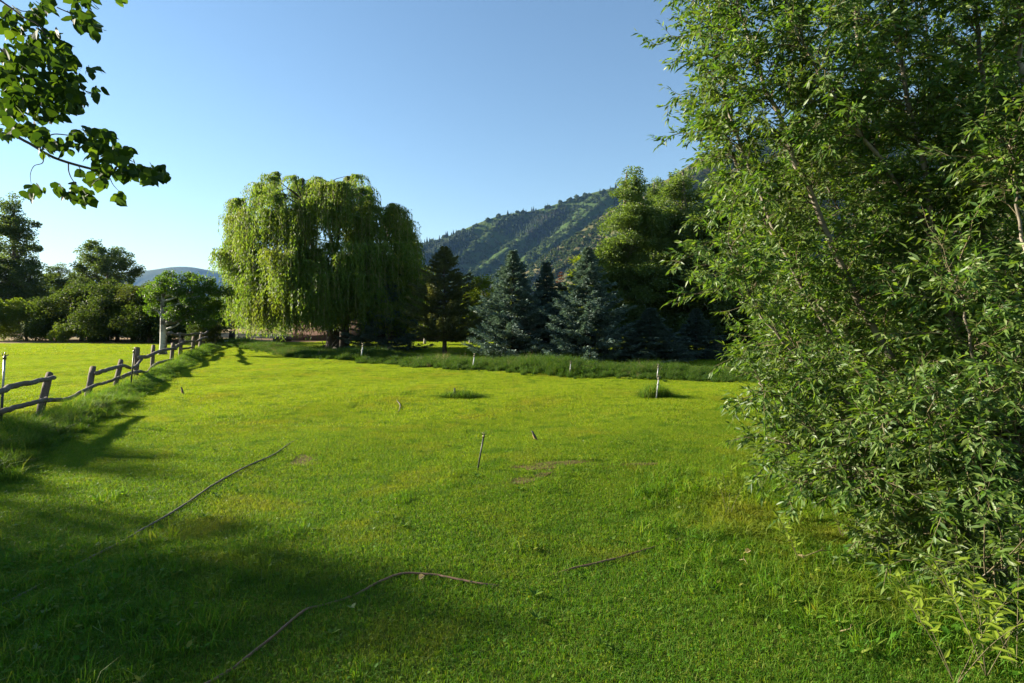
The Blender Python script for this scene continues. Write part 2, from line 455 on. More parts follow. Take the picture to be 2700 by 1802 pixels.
# ------------------------------------------------------------------ mountains
def ridge(name, prof, Dc, Df, mat, seed, spur=.16, skew=.5, nx=150, nt=46, foot_z=-2.0, back=.5):
    """prof: (u, v) of the skyline in the photo, crest at distance Dc, foot at distance Df"""
    r = np.random.default_rng(seed)
    pu = np.array([p[0] for p in prof], float); pv = np.array([p[1] for p in prof], float)
    us = np.linspace(pu[0], pu[-1], nx); vs = np.interp(us, pu, pv)
    ker = np.ones(5) / 5; vs = np.convolve(np.pad(vs, 2, mode='edge'), ker, 'valid')
    C = np.array([at(u, v, Dc) for u, v in zip(us, vs)])
    H = C[:, 2]
    ts = np.concatenate([np.linspace(0, 1, nt), 1 + np.linspace(.06, back, 8)])
    ph = r.uniform(0, 6.28, 8); W = abs(C[-1, 0] - C[0, 0])
    G = np.zeros((len(ts), nx, 3))
    for i, t in enumerate(ts):
        s = (us - us[0]) / (us[-1] - us[0])
        q = s * W / Dc * 9 + skew * (1 - t) * 3
        sp = sum(a * (1 - np.abs(np.sin(q * f + ph[k] + .5 * np.sin(q * 1.7 * f + ph[k + 4])))) for k, (f, a) in enumerate([(1.1, .55), (2.3, .3), (4.9, .15), (11, .06)]))
        tt = min(t, 1.0)
        env = 4 * tt * (1 - tt) if t <= 1 else 0
        Yv = Df + (Dc - Df) * t
        scale = Yv / Dc
        G[i, :, 0] = C[:, 0] * (.55 + .45 * scale)
        G[i, :, 1] = Yv - env * (sp - .5) * (Dc - Df) * .25
        prof_t = tt ** 1.15
        z = foot_z + (H - foot_z) * prof_t + env * (sp - .55) * H * spur
        if t > 1: z = H * (1 - (t - 1) * 1.1)
        G[i, :, 2] = z + (r.normal(size=nx) * H * .004 if 0 < t < 1 else 0)
    n0 = len(ts)
    i = (np.arange(n0 - 1)[:, None] * nx + np.arange(nx - 1)[None]).ravel()
    qd = np.stack([i, i + 1, i + nx + 1, i + nx], -1)
    me = mesh_np(name, G.reshape(-1, 3), qd.ravel(), np.arange(len(qd)) * 4, True)
    return tag(link(name, me, mat), kind='structure'), G, ts

R0, G0, t0 = ridge('far_hill', [(-900, 800), (-300, 770), (0, 752), (370, 716), (430, 709), (465, 701), (485, 698), (510, 705), (560, 716), (640, 724), (900, 742), (1100, 770), (1500, 800)], 6500, 5200, M['mtn_far'], 3, .12, nx=120, nt=30)
R1, G1, t1 = ridge('mountain', [(500, 800), (900, 718), (1000, 690), (1105, 645), (1180, 626), (1250, 592), (1330, 564), (1410, 558), (1500, 527), (1600, 498), (1680, 490), (1800, 470), (2000, 440), (2400, 420), (3000, 420)], 1900, 1050, M['mtn_forest'], 5, .22, .9)
R2, G2, t2 = ridge('near_mountain', [(1180, 812), (1300, 775), (1400, 700), (1500, 632), (1600, 560), (1700, 505), (1780, 462), (1840, 420), (1880, 400), (1930, 388), (2050, 340), (2300, 270), (2700, 230), (3300, 260)], 1100, 520, M['mtn_scrub'], 9, .20, .9)

# ------------------------------------------------------------------ scattering (grass, weeds, far woods): one object each
def hidden_obj(name, me, mat):
    me.materials.append(mat)
    return bpy.data.objects.new(name, me)      # only a source of geometry for the scattering nodes

def scatter(name, P, variants, rot=None, scale=None, idx=None, label=None, cat=None, tilt=.0, parent=None, follow=False):
    n = len(P)
    me = bpy.data.meshes.new(name)
    me.vertices.add(n); me.vertices.foreach_set('co', np.asarray(P, np.float32).ravel())
    r = np.zeros((n, 3), np.float32)
    r[:, 2] = rng.uniform(0, 6.283, n) if rot is None else rot
    if follow:
        e = .25; px_, py_ = np.asarray(P)[:, 0], np.asarray(P)[:, 1]
        gx = (gz(px_ + e, py_) - gz(px_ - e, py_)) / (2 * e); gy = (gz(px_, py_ + e) - gz(px_, py_ - e)) / (2 * e)
        cz, sz = np.cos(r[:, 2]), np.sin(r[:, 2])
        r[:, 0] = -gx * sz + gy * cz; r[:, 1] = -(gx * cz + gy * sz)
    if tilt: r[:, 0] = rng.normal(0, tilt, n); r[:, 1] = rng.normal(0, tilt, n)
    s = np.ones(n, np.float32) if scale is None else np.asarray(scale, np.float32)
    k = rng.integers(0, len(variants), n) if idx is None else idx
    a = me.attributes.new('rotv', 'FLOAT_VECTOR', 'POINT'); a.data.foreach_set('vector', r.ravel())
    a = me.attributes.new('scl', 'FLOAT', 'POINT'); a.data.foreach_set('value', s)
    a = me.attributes.new('vi', 'INT', 'POINT'); a.data.foreach_set('value', np.asarray(k, np.int32))
    o = link(name, me, None, parent)
    ng = bpy.data.node_groups.new(name + '_nodes', 'GeometryNodeTree')
    ng.interface.new_socket('Geometry', in_out='INPUT', socket_type='NodeSocketGeometry')
    ng.interface.new_socket('Geometry', in_out='OUTPUT', socket_type='NodeSocketGeometry')
    N = ng.nodes; Lk = ng.links
    gi = N.new('NodeGroupInput'); go = N.new('NodeGroupOutput'); jn = N.new('GeometryNodeJoinGeometry')
    def attr(nm, ty):
        x = N.new('GeometryNodeInputNamedAttribute'); x.data_type = ty; x.inputs['Name'].default_value = nm; return x.outputs['Attribute']
    ar, asx, av = attr('rotv', 'FLOAT_VECTOR'), attr('scl', 'FLOAT'), attr('vi', 'INT')
    for q, ob in enumerate(variants):
        oi = N.new('GeometryNodeObjectInfo'); oi.inputs['Object'].default_value = ob; oi.inputs['As Instance'].default_value = True
        cp = N.new('FunctionNodeCompare'); cp.data_type = 'INT'; cp.operation = 'EQUAL'
        Lk.new(av, cp.inputs[2]); cp.inputs[3].default_value = q
        ip = N.new('GeometryNodeInstanceOnPoints')
        Lk.new(gi.outputs[0], ip.inputs['Points']); Lk.new(cp.outputs[0], ip.inputs['Selection'])
        Lk.new(oi.outputs['Geometry'], ip.inputs['Instance'])
        e2r = N.new('FunctionNodeEulerToRotation'); Lk.new(ar, e2r.inputs[0]); Lk.new(e2r.outputs[0], ip.inputs['Rotation'])
        Lk.new(asx, ip.inputs['Scale'])
        Lk.new(ip.outputs[0], jn.inputs[0])
    Lk.new(jn.outputs[0], go.inputs[0])
    md = o.modifiers.new('scatter', 'NODES'); md.node_group = ng
    tag(o, label, cat, kind='stuff')
    return o

def blades(n, radius, h, hs, w, lean, seed, curl=.5, square=False):
    """grass blades over a small disc: two segments each"""
    r = np.random.default_rng(seed)
    if square: P = r.uniform(-radius, radius, (n, 2))
    else:
        a = r.uniform(0, 6.283, n); d = radius * np.sqrt(r.uniform(0, 1, n)); P = np.column_stack([d * np.cos(a), d * np.sin(a)])
    H = np.clip(r.normal(h, hs, n), h * .35, h * 2); az = r.uniform(0, 6.283, n)
    ld = np.column_stack([np.cos(az), np.sin(az)]); ln = np.abs(r.normal(0, lean, n)) + .05
    ww = w * r.uniform(.6, 1.3, n)
    fa = r.uniform(0, 6.283, n); fd = np.column_stack([np.cos(fa), np.sin(fa)]) * ww[:, None] * .5
    m2 = P + ld * (H * ln * .45)[:, None]; tp = P + ld * (H * ln * (1.1 + curl))[:, None]
    z0 = np.full(n, -.01); zm = H * .58; zt = H * (1 - .25 * np.clip(ln, 0, 1.5))
    V = np.stack([np.column_stack([P - fd, z0]), np.column_stack([P + fd, z0]), np.column_stack([m2 + fd * .8, zm]), np.column_stack([m2 - fd * .8, zm]), np.column_stack([tp, zt])], 1)
    b = np.arange(n)[:, None] * 5
    loops = np.concatenate([b + np.array([[0, 1, 2, 3]]), b + np.array([[3, 2, 4]])], 1)
    starts = np.arange(n)[:, None] * 7 + np.array([[0, 4]])
    return V.reshape(-1, 3).astype(np.float32), loops.ravel(), starts.ravel()

def tuft(name, mat, *parts):
    b = Buf()
    for p in parts: b.add_np(*p)
    return hidden_obj(name, b.mesh(name, False), mat)

def flat_leaves(n, radius, L, W, zmax, seed, tm=T_ROUND):
    r = np.random.default_rng(seed)
    P = np.column_stack([r.uniform(-radius, radius, (n, 2)), r.uniform(.01, zmax, n)])
    a = r.uniform(0, 6.283, n)
    A = np.column_stack([np.cos(a), np.sin(a), r.uniform(-.1, .6, n)])
    N = np.column_stack([r.normal(0, .35, (n, 2)), np.ones(n)])
    return leaves(P, A, N, L * r.uniform(.6, 1.3, n), W * r.uniform(.6, 1.3, n), tm)

# far woods on the mountains
def conifer_src(name, seed, mat):
    r = np.random.default_rng(seed); b = Buf()
    for k in range(7):
        z0 = .08 + k * .125; rad = .22 * (1 - k / 7.5) + .02; n = 9
        a = np.arange(n) * 2 * PI / n + r.uniform(0, 1)
        rr = rad * r.uniform(.55, 1.25, n)
        V = [(q * math.cos(x), q * math.sin(x), z0 + r.uniform(-.03, .02)) for q, x in zip(rr, a)] + [(0, 0, z0 + .26)]
        b.add(V, [(i, (i + 1) % n, n) for i in range(n)])
    b.tube([(0, 0, -.1), (0, 0, .3)], [.02, .015], 5)
    return hidden_obj(name, b.mesh(name, False), mat)

def bush_src(name, seed, mat, n=150):
    r = np.random.default_rng(seed); d = rdir(n, r); d[:, 2] = np.abs(d[:, 2])
    P = d * r.uniform(.7, 1.0, (n, 1)) * np.array([.55, .55, .62])
    return hidden_obj(name, leaf_mesh(name, P, rdir(n, r), d + .5 * rdir(n, r), .38, .34, T_DIAMOND), mat)

con = [conifer_src('far_conifer', s, M['conifer']) for s in (1, 2, 3)]
oak = [bush_src('far_bush', s, M['oak']) for s in (4, 5, 6)]

def on_ridge(G, ts, n, tmax, seed, keep):
    r = np.random.default_rng(seed)
    nt, nx = G.shape[:2]; nt1 = int((ts <= 1).sum())
    fi = r.uniform(0, (nt1 - 1) * tmax - 1e-3, n); fj = r.uniform(0, nx - 1.001, n)
    i = fi.astype(int); j = fj.astype(int); a = (fi - i)[:, None]; b = (fj - j)[:, None]
    P = (G[i, j] * (1 - a) * (1 - b) + G[i + 1, j] * a * (1 - b) + G[i, j + 1] * (1 - a) * b + G[i + 1, j + 1] * a * b)
    ok = keep(P, fi / (nt1 - 1), fj / nx, r)
    u = P[:, 0] / P[:, 1] * F + 1350
    ok &= (u > 850) & (u < 2350)
    return P[ok], r

def patch(P, s, ph):
    return np.sin(P[:, 0] / s + ph + 1.5 * np.sin(P[:, 2] / s * .7)) * np.cos(P[:, 2] / s * 1.3 + ph * 2 + np.sin(P[:, 0] / s * .6))
P, r = on_ridge(G1, t1, 42000, 1.0, 21, lambda P, t, s, r: r.uniform(0, 1, len(P)) < np.clip(.05 + 2.2 * patch(P, 80, .3), .015, 1) * np.where(t > .94, .25, 1))
scatter('mountain_forest', P, con, scale=r.uniform(9, 19, len(P)), label='dark conifer forest covering the slope of the far mountain', cat='forest')
P, r = on_ridge(G1, t1, 15000, 1.0, 22, lambda P, t, s, r: r.uniform(0, 1, len(P)) < .55)
scatter('mountain_scrub', P, oak, scale=r.uniform(6, 13, len(P)), label='green scrub between the conifers on the far mountain', cat='scrub')
P, r = on_ridge(G2, t2, 26000, 1.0, 23, lambda P, t, s, r: r.uniform(0, 1, len(P)) < np.clip(.62 + .6 * patch(P, 30, 1.3), .10, 1))
scatter('hillside_scrub', P, oak, scale=r.uniform(2.5, 6.5, len(P)), label='low brown and green scrub on the nearer hillside', cat='scrub')
P, r = on_ridge(G2, t2, 2600, 1.0, 24, lambda P, t, s, r: r.uniform(0, 1, len(P)) < np.clip(.15 + .6 * patch(P, 40, 2.3), .03, 1))
scatter('hillside_conifers', P, con, scale=r.uniform(6, 12, len(P)), label='sparse conifers dotted over the nearer hillside', cat='forest')

# ------------------------------------------------------------------ lawn grass
FENCE_A = np.array([-10.2, 12.26]); FENCE_D = unit(np.array([-.43, 1.0])); FENCE_N = np.array([FENCE_D[1], -FENCE_D[0]])
def fence_off(x, y):   # metres to the right of the fence line
    return (x - FENCE_A[0]) * FENCE_N[0] + (y - FENCE_A[1]) * FENCE_N[1]
BANK = np.array([gp(u, v)[:2] for u, v in [(560, 905), (600, 914), (700, 932), (800, 946), (900, 952), (1000, 959), (1100, 970), (1250, 979), (1400, 990), (1500, 996), (1600, 999), (1700, 1001), (1800, 1003), (1950, 1006), (2150, 1010), (2500, 1012)]])
def bank_off(x, y):    # metres behind the front edge of the tall grass
    return y - np.interp(x, BANK[:, 0], BANK[:, 1], left=70, right=BANK[-1, 1])

def in_view(x, y, m=1.0):
    return (np.abs(x) < (y * .93 + 1.2) * m) & (y > 1.2)

def dirt_mask(x, y):
    k = np.zeros(len(x), bool)
    for c, rx, ry, rot in dirts:
        dx, dy = x - c[0], y - c[1]
        a = dx * math.cos(rot) + dy * math.sin(rot); b = -dx * math.sin(rot) + dy * math.cos(rot)
        k |= (a / (rx * 1.0)) ** 2 + (b / (ry * 1.0)) ** 2 < 1
    return k

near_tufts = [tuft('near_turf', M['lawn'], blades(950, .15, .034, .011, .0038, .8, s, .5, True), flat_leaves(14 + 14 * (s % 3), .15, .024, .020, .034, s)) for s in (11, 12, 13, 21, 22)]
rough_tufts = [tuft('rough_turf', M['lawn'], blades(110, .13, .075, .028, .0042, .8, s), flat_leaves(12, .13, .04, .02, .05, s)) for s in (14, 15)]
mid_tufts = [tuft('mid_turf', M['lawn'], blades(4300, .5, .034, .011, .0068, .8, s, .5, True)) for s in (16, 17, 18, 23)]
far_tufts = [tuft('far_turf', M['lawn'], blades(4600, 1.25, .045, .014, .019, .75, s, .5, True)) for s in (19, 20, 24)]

def jgrid(x0, x1, y0, y1, st, jit=.5):
    X, Y = np.meshgrid(np.arange(x0, x1, st), np.arange(y0, y1, st))
    X = X.ravel(); Y = Y.ravel()
    return X + rng.uniform(-jit, jit, len(X)) * st, Y + rng.uniform(-jit, jit, len(X)) * st
def quarter(n): return rng.integers(0, 4, n) * (PI / 2)

ZT = rng.uniform(-2.2, 2.2, (80, 40))
def coarse(x, y):      # one metre cells: fine turf near, coarser turf beyond, ragged border between
    i = np.clip(np.floor(x + 40).astype(int), 0, 79); j = np.clip(np.floor(y).astype(int), 0, 39)
    return j + .5 + ZT[i, j] > 11.5
x, y = jgrid(-14.25, 14.25, 1.15, 14.2, .30, 0)
k = in_view(x, y) & ~(coarse(x - .15, y - .15) & coarse(x + .15, y - .15) & coarse(x - .15, y + .15) & coarse(x + .15, y + .15))
x, y = x[k], y[k]
dm = dirt_mask(x, y)
near_tufts.append(tuft('thin_turf', M['lawn'], blades(430, .15, .026, .010, .0038, .9, 25, .5, True)))
scatter('lawn_grass', np.column_stack([x, y, gz(x, y)]), near_tufts, rot=quarter(len(x)), idx=np.where(dm, 5, rng.integers(0, 5, len(x))), scale=rng.uniform(.98, 1.06, len(x)), label='mown bright green grass of the lawn close to the camera', cat='grass', follow=True)
x, y = jgrid(-33.5, 32, 8.5, 34, 1.0, 0)
k = in_view(x, y, 1.03) & (bank_off(x, y) < .6) & coarse(x, y)
x, y = x[k], y[k]
scatter('mid_lawn_grass', np.column_stack([x, y, gz(x, y)]), mid_tufts, rot=quarter(len(x)), scale=rng.uniform(.98, 1.06, len(x)), label='mown yellow green grass of the lawn in middle distance', cat='grass', follow=True)
x, y = jgrid(-70, 60, 27.5, 74, 2.5, 0)
inf = ((x + 38) / 44) ** 2 + ((y - 102) / 52) ** 2 < 1
k = in_view(x, y) & ~inf & ((bank_off(x, y) > 2.0) | (y > 34))
x, y = x[k], y[k]
scatter('far_lawn_grass', np.column_stack([x, y, gz(x, y)]), far_tufts, rot=quarter(len(x)), scale=rng.uniform(.98, 1.06, len(x)), label='grass of the far fields under and around the trees', cat='grass', follow=True)
# longer grass: bottom left corner and along the shrub on the right
x, y = jgrid(-6, 7.5, 1.3, 8.5, .15)
pr = np.clip((-x - .9 - .35 * (y - 2)) * .25, 0, .4) * (y < 5.5) + np.clip(1 - np.abs(np.hypot((x - 4.3) / 2.5, (y - 5.6) / 2.3) - .9) * 2.3, 0, 1) * .9
pr += .012
k = in_view(x, y) & (rng.uniform(0, 1, len(x)) < pr)
x, y = x[k], y[k]
scatter('rough_grass', np.column_stack([x, y, gz(x, y)]), rough_tufts, scale=rng.uniform(.7, 1.5, len(x)), label='longer unmown grass at the shrub foot and lawn corner', cat='grass', tilt=.1)

def rosette(name, seed, mat, n, L, W, lift):
    r = np.random.default_rng(seed); a = np.arange(n) * 2 * PI / n + r.uniform(-.3, .3, n)
    A = np.column_stack([np.cos(a), np.sin(a), r.uniform(.1, .7, n)])
    N = np.column_stack([-np.cos(a) * .4, -np.sin(a) * .4, np.ones(n)])
    return hidden_obj(name, leaf_mesh(name, np.tile([[0, 0, lift]], (n, 1)), A, N, L * r.uniform(.6, 1.2, n), W * r.uniform(.7, 1.2, n), T_ROUND), mat)
ros = [rosette('rosette_weed', 41, M['weed'], 7, .075, .026, .02), rosette('rosette_weed', 42, M['weed'], 5, .055, .028, .025), rosette('clover', 43, M['clover'], 4, .03, .026, .035)]
x, y = jgrid(-7.5, 6.5, 1.6, 9.5, .30)
pr = .10 + .30 * (np.sin(x * 1.7 + 1) * np.sin(y * 1.9) > .25)
k = in_view(x, y) & (rng.uniform(0, 1, len(x)) < pr); x, y = x[k], y[k]
scatter('lawn_weeds', np.column_stack([x, y, gz(x, y)]), ros, scale=rng.uniform(.6, 1.25, len(x)), label='broad leaved weeds and clover scattered through the near lawn', cat='weeds')
def twig(u0, v0, u1, v1, r_, label, name='fallen_twig', cat='twig'):
    a, c = gp(u0, v0), gp(u1, v1); a[2] = c[2] = .045
    a0 = np.array([a[0], a[1], 0.0]); P = np.array([a - a0, (a + c) / 2 - a0 + np.array([.01, .02, .02]), c - a0])
    b = Buf(); b.tube(P, [r_, r_ * .8, r_ * .4], 5)
    m1 = P[1]; b.tube([m1, m1 + (P[2] - P[1]) * .5 + np.array([.0, .05, .03])], [r_ * .5, r_ * .2], 4)
    o = tag(link(name, b.mesh(name), M['hay']), label, cat); o.location = (a0[0], a0[1], gz(a0[0], a0[1]))
twig(2215, 1690, 2270, 1703, .005, 'short pale fallen twig lying on the grass below the shrub')
twig(2120, 1484, 2205, 1468, .006, 'forked grey fallen twig lying in long grass left of the shrub foot')
twig(1950, 1492, 1972, 1505, .004, 'tiny pale fallen twig on the lawn left of the shrub')
for (u, v, rz, lab) in [(1966, 1474, .5, 'curled tan fallen leaf on the lawn left of the shrub'), (2120, 1492, 2.0, 'curled tan fallen leaf beside the forked twig'), (1105, 1545, 1.0, 'tan fallen leaf just below the arched hose')]:
    p = gp(u, v); me = bpy.data.meshes.new('fallen_leaf')
    me.from_pydata([tuple(map(float, q)) for q in T_ROUND[0] * np.array([.07, .045, .35])], [], T_ROUND[1]); me.materials.append(M['hay'])
    o = tag(link('fallen_leaf', me), lab, 'leaf'); o.location = (p[0], p[1], gz(p[0], p[1]) + .05); o.rotation_euler = (.3, -.25, rz)

# ------------------------------------------------------------------ weeds along the fence, tall grass bank
def weed_src(name, seed, h, n_st, nl, L, W, mat):
    r = np.random.default_rng(seed); b = Buf()
    P = []; A = []
    for _ in range(n_st):
        a = r.uniform(0, 6.283); d = r.uniform(0, .22); ln = r.uniform(.05, .5); hh = h * r.uniform(.55, 1.15)
        p0 = np.array([d * math.cos(a), d * math.sin(a), 0]); p1 = p0 + np.array([math.cos(a) * ln * hh, math.sin(a) * ln * hh, hh])
        b.tube([p0, (p0 + p1) / 2 + r.normal(0, .02, 3), p1], [.004, .003, .0015], 3, False)
        for t in r.uniform(.12, 1, nl):
            q = r.uniform(0, 6.283); P.append(p0 + (p1 - p0) * t); A.append((math.cos(q), math.sin(q), r.uniform(-.1, .8)))
    P = np.array(P); A = np.array(A); n = len(P)
    b.add_np(*leaves(P, A, np.column_stack([r.normal(0, .4, (n, 2)), np.ones(n)]), L * r.uniform(.5, 1.2, n), W * r.uniform(.5, 1.2, n), T_WILLOW))
    return hidden_obj(name, b.mesh(name, False), mat)

weeds = [weed_src('leafy_weed', s, .38, 10, 16, .085, .03, M['weed']) for s in (31, 32, 33)]
tallg = [tuft('tall_grass_tuft', M['tall'], blades(190, .22, .42, .12, .011, .45, s, .7)) for s in (34, 35, 36)]
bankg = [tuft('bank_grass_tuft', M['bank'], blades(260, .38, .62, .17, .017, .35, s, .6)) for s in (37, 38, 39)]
hay = [tuft('dry_stalk_tuft', M['hay'], blades(40, .3, .6, .2, .010, .3, 40, .3))]
n = 1900
t = rng.uniform(-6, 33, n); off = .45 + np.abs(rng.normal(.05, .42, n)); off = np.where(off > 1.45, rng.uniform(.45, 1.2, n), off)
pos = FENCE_A[None] + t[:, None] * FENCE_D[None] + off[:, None] * FENCE_N[None]
sc_ = .60 * rng.uniform(.65, 1.15, n) * np.clip(1.25 - off * .45, .5, 1.3) * np.where(t < 1.5, 1.15, 1) * np.where(t > 17, 1.35, 1.0)
ix = np.where(rng.uniform(0, 1, n) < .82, rng.integers(0, 3, n), rng.integers(3, 6, n))
ix = np.where((t < 2) & (rng.uniform(0, 1, n) < .6), rng.integers(3, 6, n), ix)
scatter('fence_weeds', np.column_stack([pos, gz(pos[:, 0], pos[:, 1])]), weeds + tallg, scale=sc_, idx=ix, label='strip of tall green weeds growing along the rail fence', cat='weeds', tilt=.12)

n = 5200
s = rng.uniform(0, 1, n) ** .8
bx = BANK[0, 0] + (BANK[-1, 0] - BANK[0, 0]) * rng.uniform(0, 1, n)
by = np.interp(bx, BANK[:, 0], BANK[:, 1])
depth = rng.uniform(0, 1, n) ** 1.2 * np.interp(bx, [-26, -10, 0, 14], [4.2, 5.5, 5.0, 4.0])
by = by + depth + np.convolve(rng.normal(0, .3, n), [1], 'same') + .35 * np.sin(bx * 1.9) * np.sin(bx * .7)
sc_ = np.interp(bx, [-26, 4, 9, 16], [.66, .62, .50, .40]) * rng.uniform(.4, 1.15, n) * np.clip(.5 + depth * .3, .45, 1.0) * (.85 + .3 * np.sin(bx * .9) * np.sin(bx * .37 + 1))
ix = rng.integers(0, 3, n)
ix = np.where(rng.uniform(0, 1, n) < .38, rng.integers(3, 6, n), ix)
sc_ = np.where(ix >= 3, sc_ * 1.5, sc_)
ix = np.where((rng.uniform(0, 1, n) < .02), 6, ix)
scatter('shade_tinted_bank_grass', np.column_stack([bx, by, gz(bx, by)]), bankg + weeds + hay, scale=sc_, idx=ix, label='band of tall unmown grass between the lawn and the trees', cat='grass', tilt=.1)

# ------------------------------------------------------------------ rail fence
def on_fence(u, v, off=0.0):
    d = ray(u, v)[:]; o = np.array([0, 0, EYE])
    a = FENCE_A + FENCE_N * off
    tt = ((a[0] - o[0]) * FENCE_N[0] + (a[1] - o[1]) * FENCE_N[1]) / (d[0] * FENCE_N[0] + d[1] * FENCE_N[1])
    return o + d * tt

fence_loc = Vector((FENCE_A[0], FENCE_A[1], 0))
fence = thing('rail_fence', fence_loc, 'weathered split rail fence with leaning posts running along the left of the lawn', 'fence')
def loc(p): return np.asarray(p, float) - np.array(fence_loc)
def smooth_path(pts, n):
    pts = np.asarray(pts, float)
    d = np.concatenate([[0], np.cumsum(np.linalg.norm(np.diff(pts, axis=0), axis=1))])
    t = np.linspace(0, d[-1], n)
    out = np.zeros((n, 3))
    for k in range(len(pts) - 1):
        pass
    # Catmull-Rom through the points
    P = np.vstack([2 * pts[0] - pts[1], pts, 2 * pts[-1] - pts[-2]])
    for i, q in enumerate(t):
        k = min(max(np.searchsorted(d, q, side='right') - 1, 0), len(pts) - 2)
        w = (q - d[k]) / max(d[k + 1] - d[k], 1e-6)
        p0, p1, p2, p3 = P[k], P[k + 1], P[k + 2], P[k + 3]
        out[i] = .5 * (2 * p1 + (-p0 + p2) * w + (2 * p0 - 5 * p1 + 4 * p2 - p3) * w * w + (-p0 + 3 * p1 - 3 * p2 + p3) * w ** 3)
    return out

posts = [((131, 985), (101, 1108), .10), ((246, 969), (226, 1066), .105), ((319, 951), (300, 1040), .10), ((362, 917), (357, 1014), .115),
         ((405, 911), (400, 986), .10), ((456, 906), (452, 960), .12), ((478, 894), (475, 945), .13), ((511, 889), (508, 930), .15), ((531, 878), (527, 918), .15), ((-70, 985), (-110, 1170), .10)]
for (tu, tv), (bu, bv), r_ in posts:
    p1 = on_fence(tu, tv, -.09); p0 = on_fence(bu, bv, -.09); p0 = p0 + (p0 - p1) * .12
    b = Buf()
    pts = [p0 + (p1 - p0) * q for q in np.linspace(0, 1, 6)]
    r_ *= .82
    b.tube([loc(p) for p in pts], [r_ * .95, r_ * 1.0, r_ * .97, r_ * .95, r_ * .97, r_ * .9], 7, True, .12)
    link('post', b.mesh('post', False), M['post'], fence)
rails = [([(-120, 1075), (-40, 1047), (0, 1033), (40, 1017), (85, 1009), (115, 1002), (142, 996)], .075), ([(-120, 1118), (-50, 1100), (0, 1087), (60, 1070), (122, 1053)], .07),
         ([(128, 1055), (175, 1053), (210, 1036), (245, 1018), (280, 1009), (316, 995)], .062), ([(255, 985), (290, 973), (325, 965), (345, 971), (360, 964), (373, 948)], .075),
         ([(318, 997), (345, 985), (368, 980), (388, 983), (402, 967), (420, 957), (457, 947)], .08), ([(368, 943), (390, 940), (420, 927), (445, 921), (464, 921)], .095),
         ([(200, 1070), (232, 1056), (262, 1047)], .05), ([(281, 1046), (300, 1034), (316, 1023)], .055), ([(-60, 1190), (-10, 1160), (16, 1135)], .06),
         ([(464, 915), (475, 908), (486, 905)], .11), ([(481, 902), (495, 901), (512, 900)], .10), ([(519, 901), (533, 893), (546, 889)], .11),
         ([(441, 881), (450, 879), (462, 884), (475, 881), (495, 884), (511, 881), (527, 880)], .10), ([(533, 882), (542, 879), (550, 872), (562, 871)], .09), ([(476, 921), (492, 919), (511, 915)], .08)]
for pts, r_ in rails:
    P = np.array([on_fence(u, v, .06) for u, v in pts])
    n = 6 * len(pts)
    P = smooth_path(P, n) + rng.normal(0, .006, (n, 3))
    tp = np.interp(np.linspace(0, 1, n), [0, .5, 1], [1.05, .95, .85])
    b = Buf(); b.tube([loc(p) for p in P], r_ * .78 * tp, 8, True, .08)
    link('rail', b.mesh('rail', False), M['rail'], fence)

# thin stakes by the fence end and in the field
def stake(u0, v0, u1, v1, r_, mat, label, Y=None, name='metal_stake', cat='stake'):
    p0 = gp(u0, v0); p1 = at(u1, v1, p0[1]) - p0
    o = thing(name, (p0[0], p0[1], gz(p0[0], p0[1])), label, cat)
    b = Buf(); b.tube([(0, 0, -.1), p1 * .5, p1], r_, 5)
    link('shaft', b.mesh('shaft', False), mat, o)
    b = Buf(); b.tube([p1 * .9, p1 * 1.03], r_ * 1.6, 5)
    link('cap', b.mesh('cap', False), mat, o)
stake(473, 948, 474, 888, .035, M['rail'], 'slim grey stake standing among the fence rails beside the white aspen')
stake(566, 912, 568, 882, .035, M['rail'], 'grey wire stake at the far end of the rail fence')
stake(587, 911, 588, 889, .022, M['pole_dark'], 'thin dark stake left of the white bucket')
stake(629, 901, 627, 877, .022, M['pole_dark'], 'thin dark stake right of the standing tyre in the dry field')
stake(690, 900, 689, 890, .022, M['pole_dark'], 'thin dark stake under the weeping willow fringe')

# ------------------------------------------------------------------ sprinklers
def sprinkler(base, top, Y, r_, mat, label, group=None, head=True, clamp=False, lower=None):
    p0 = gp(*base); p0 = at(base[0], base[1], p0[1]); p1 = at(top[0], top[1], p0[1])
    p0[2] = gz(p0[0], p0[1])
    d = p1 - p0; L = np.linalg.norm(d); t = d / L
    o = thing('sprinkler', p0, label, 'sprinkler', group)
    b = Buf(); b.tube([-t * .12, d * .5, d * .93], r_, 8)
    link('riser', b.mesh('riser'), mat, o)
    if lower is not None:
        b = Buf(); b.tube([-t * .05, d * .5], r_ * 1.25, 8); link('sleeve', b.mesh('sleeve'), lower, o)
    if clamp:
        b = Buf(); b.tube([d * .66, d * .72], r_ * 1.7, 8); link('clamp', b.mesh('clamp'), M['metal'], o)
    if head:
        b = Buf(); s = r_ / .013
        b.tube([d * .92, d * .92 + t * .03 * s, d * .92 + t * .05 * s], [.020 * s, .020 * s, .012 * s], 8)
        side = unit(np.array([1.0, .25, .1]))
        b.tube([d * .92 + t * .05 * s - side * .005, d * .92 + t * .055 * s + side * .028 * s, d * .92 + t * .062 * s + side * .045 * s], [.009 * s, .008 * s, .006 * s], 6)
        b.tube([d * .92 + t * .045 * s, d * .92 + t * .066 * s - side * .03 * s, d * .92 + t * .09 * s - side * .028 * s], [.006 * s, .006 * s, .008 * s], 6)
        b.tube([d * .92 + t * .05 * s, d * .92 + t * .1 * s], [.007 * s, .005 * s], 6)
        link('head', b.mesh('head'), M['brass'], o)
    return o
sprinkler((1259, 1250), (1276, 1147), None, .0105, M['pole_dark'], 'thin dark sprinkler riser with brass head alone on the open lawn')
sprinkler((2, 1112), (13, 934), None, .02, M['metal'], 'sprinkler pole at the left photo edge before the fence rails', lower=M['pole_dark'])
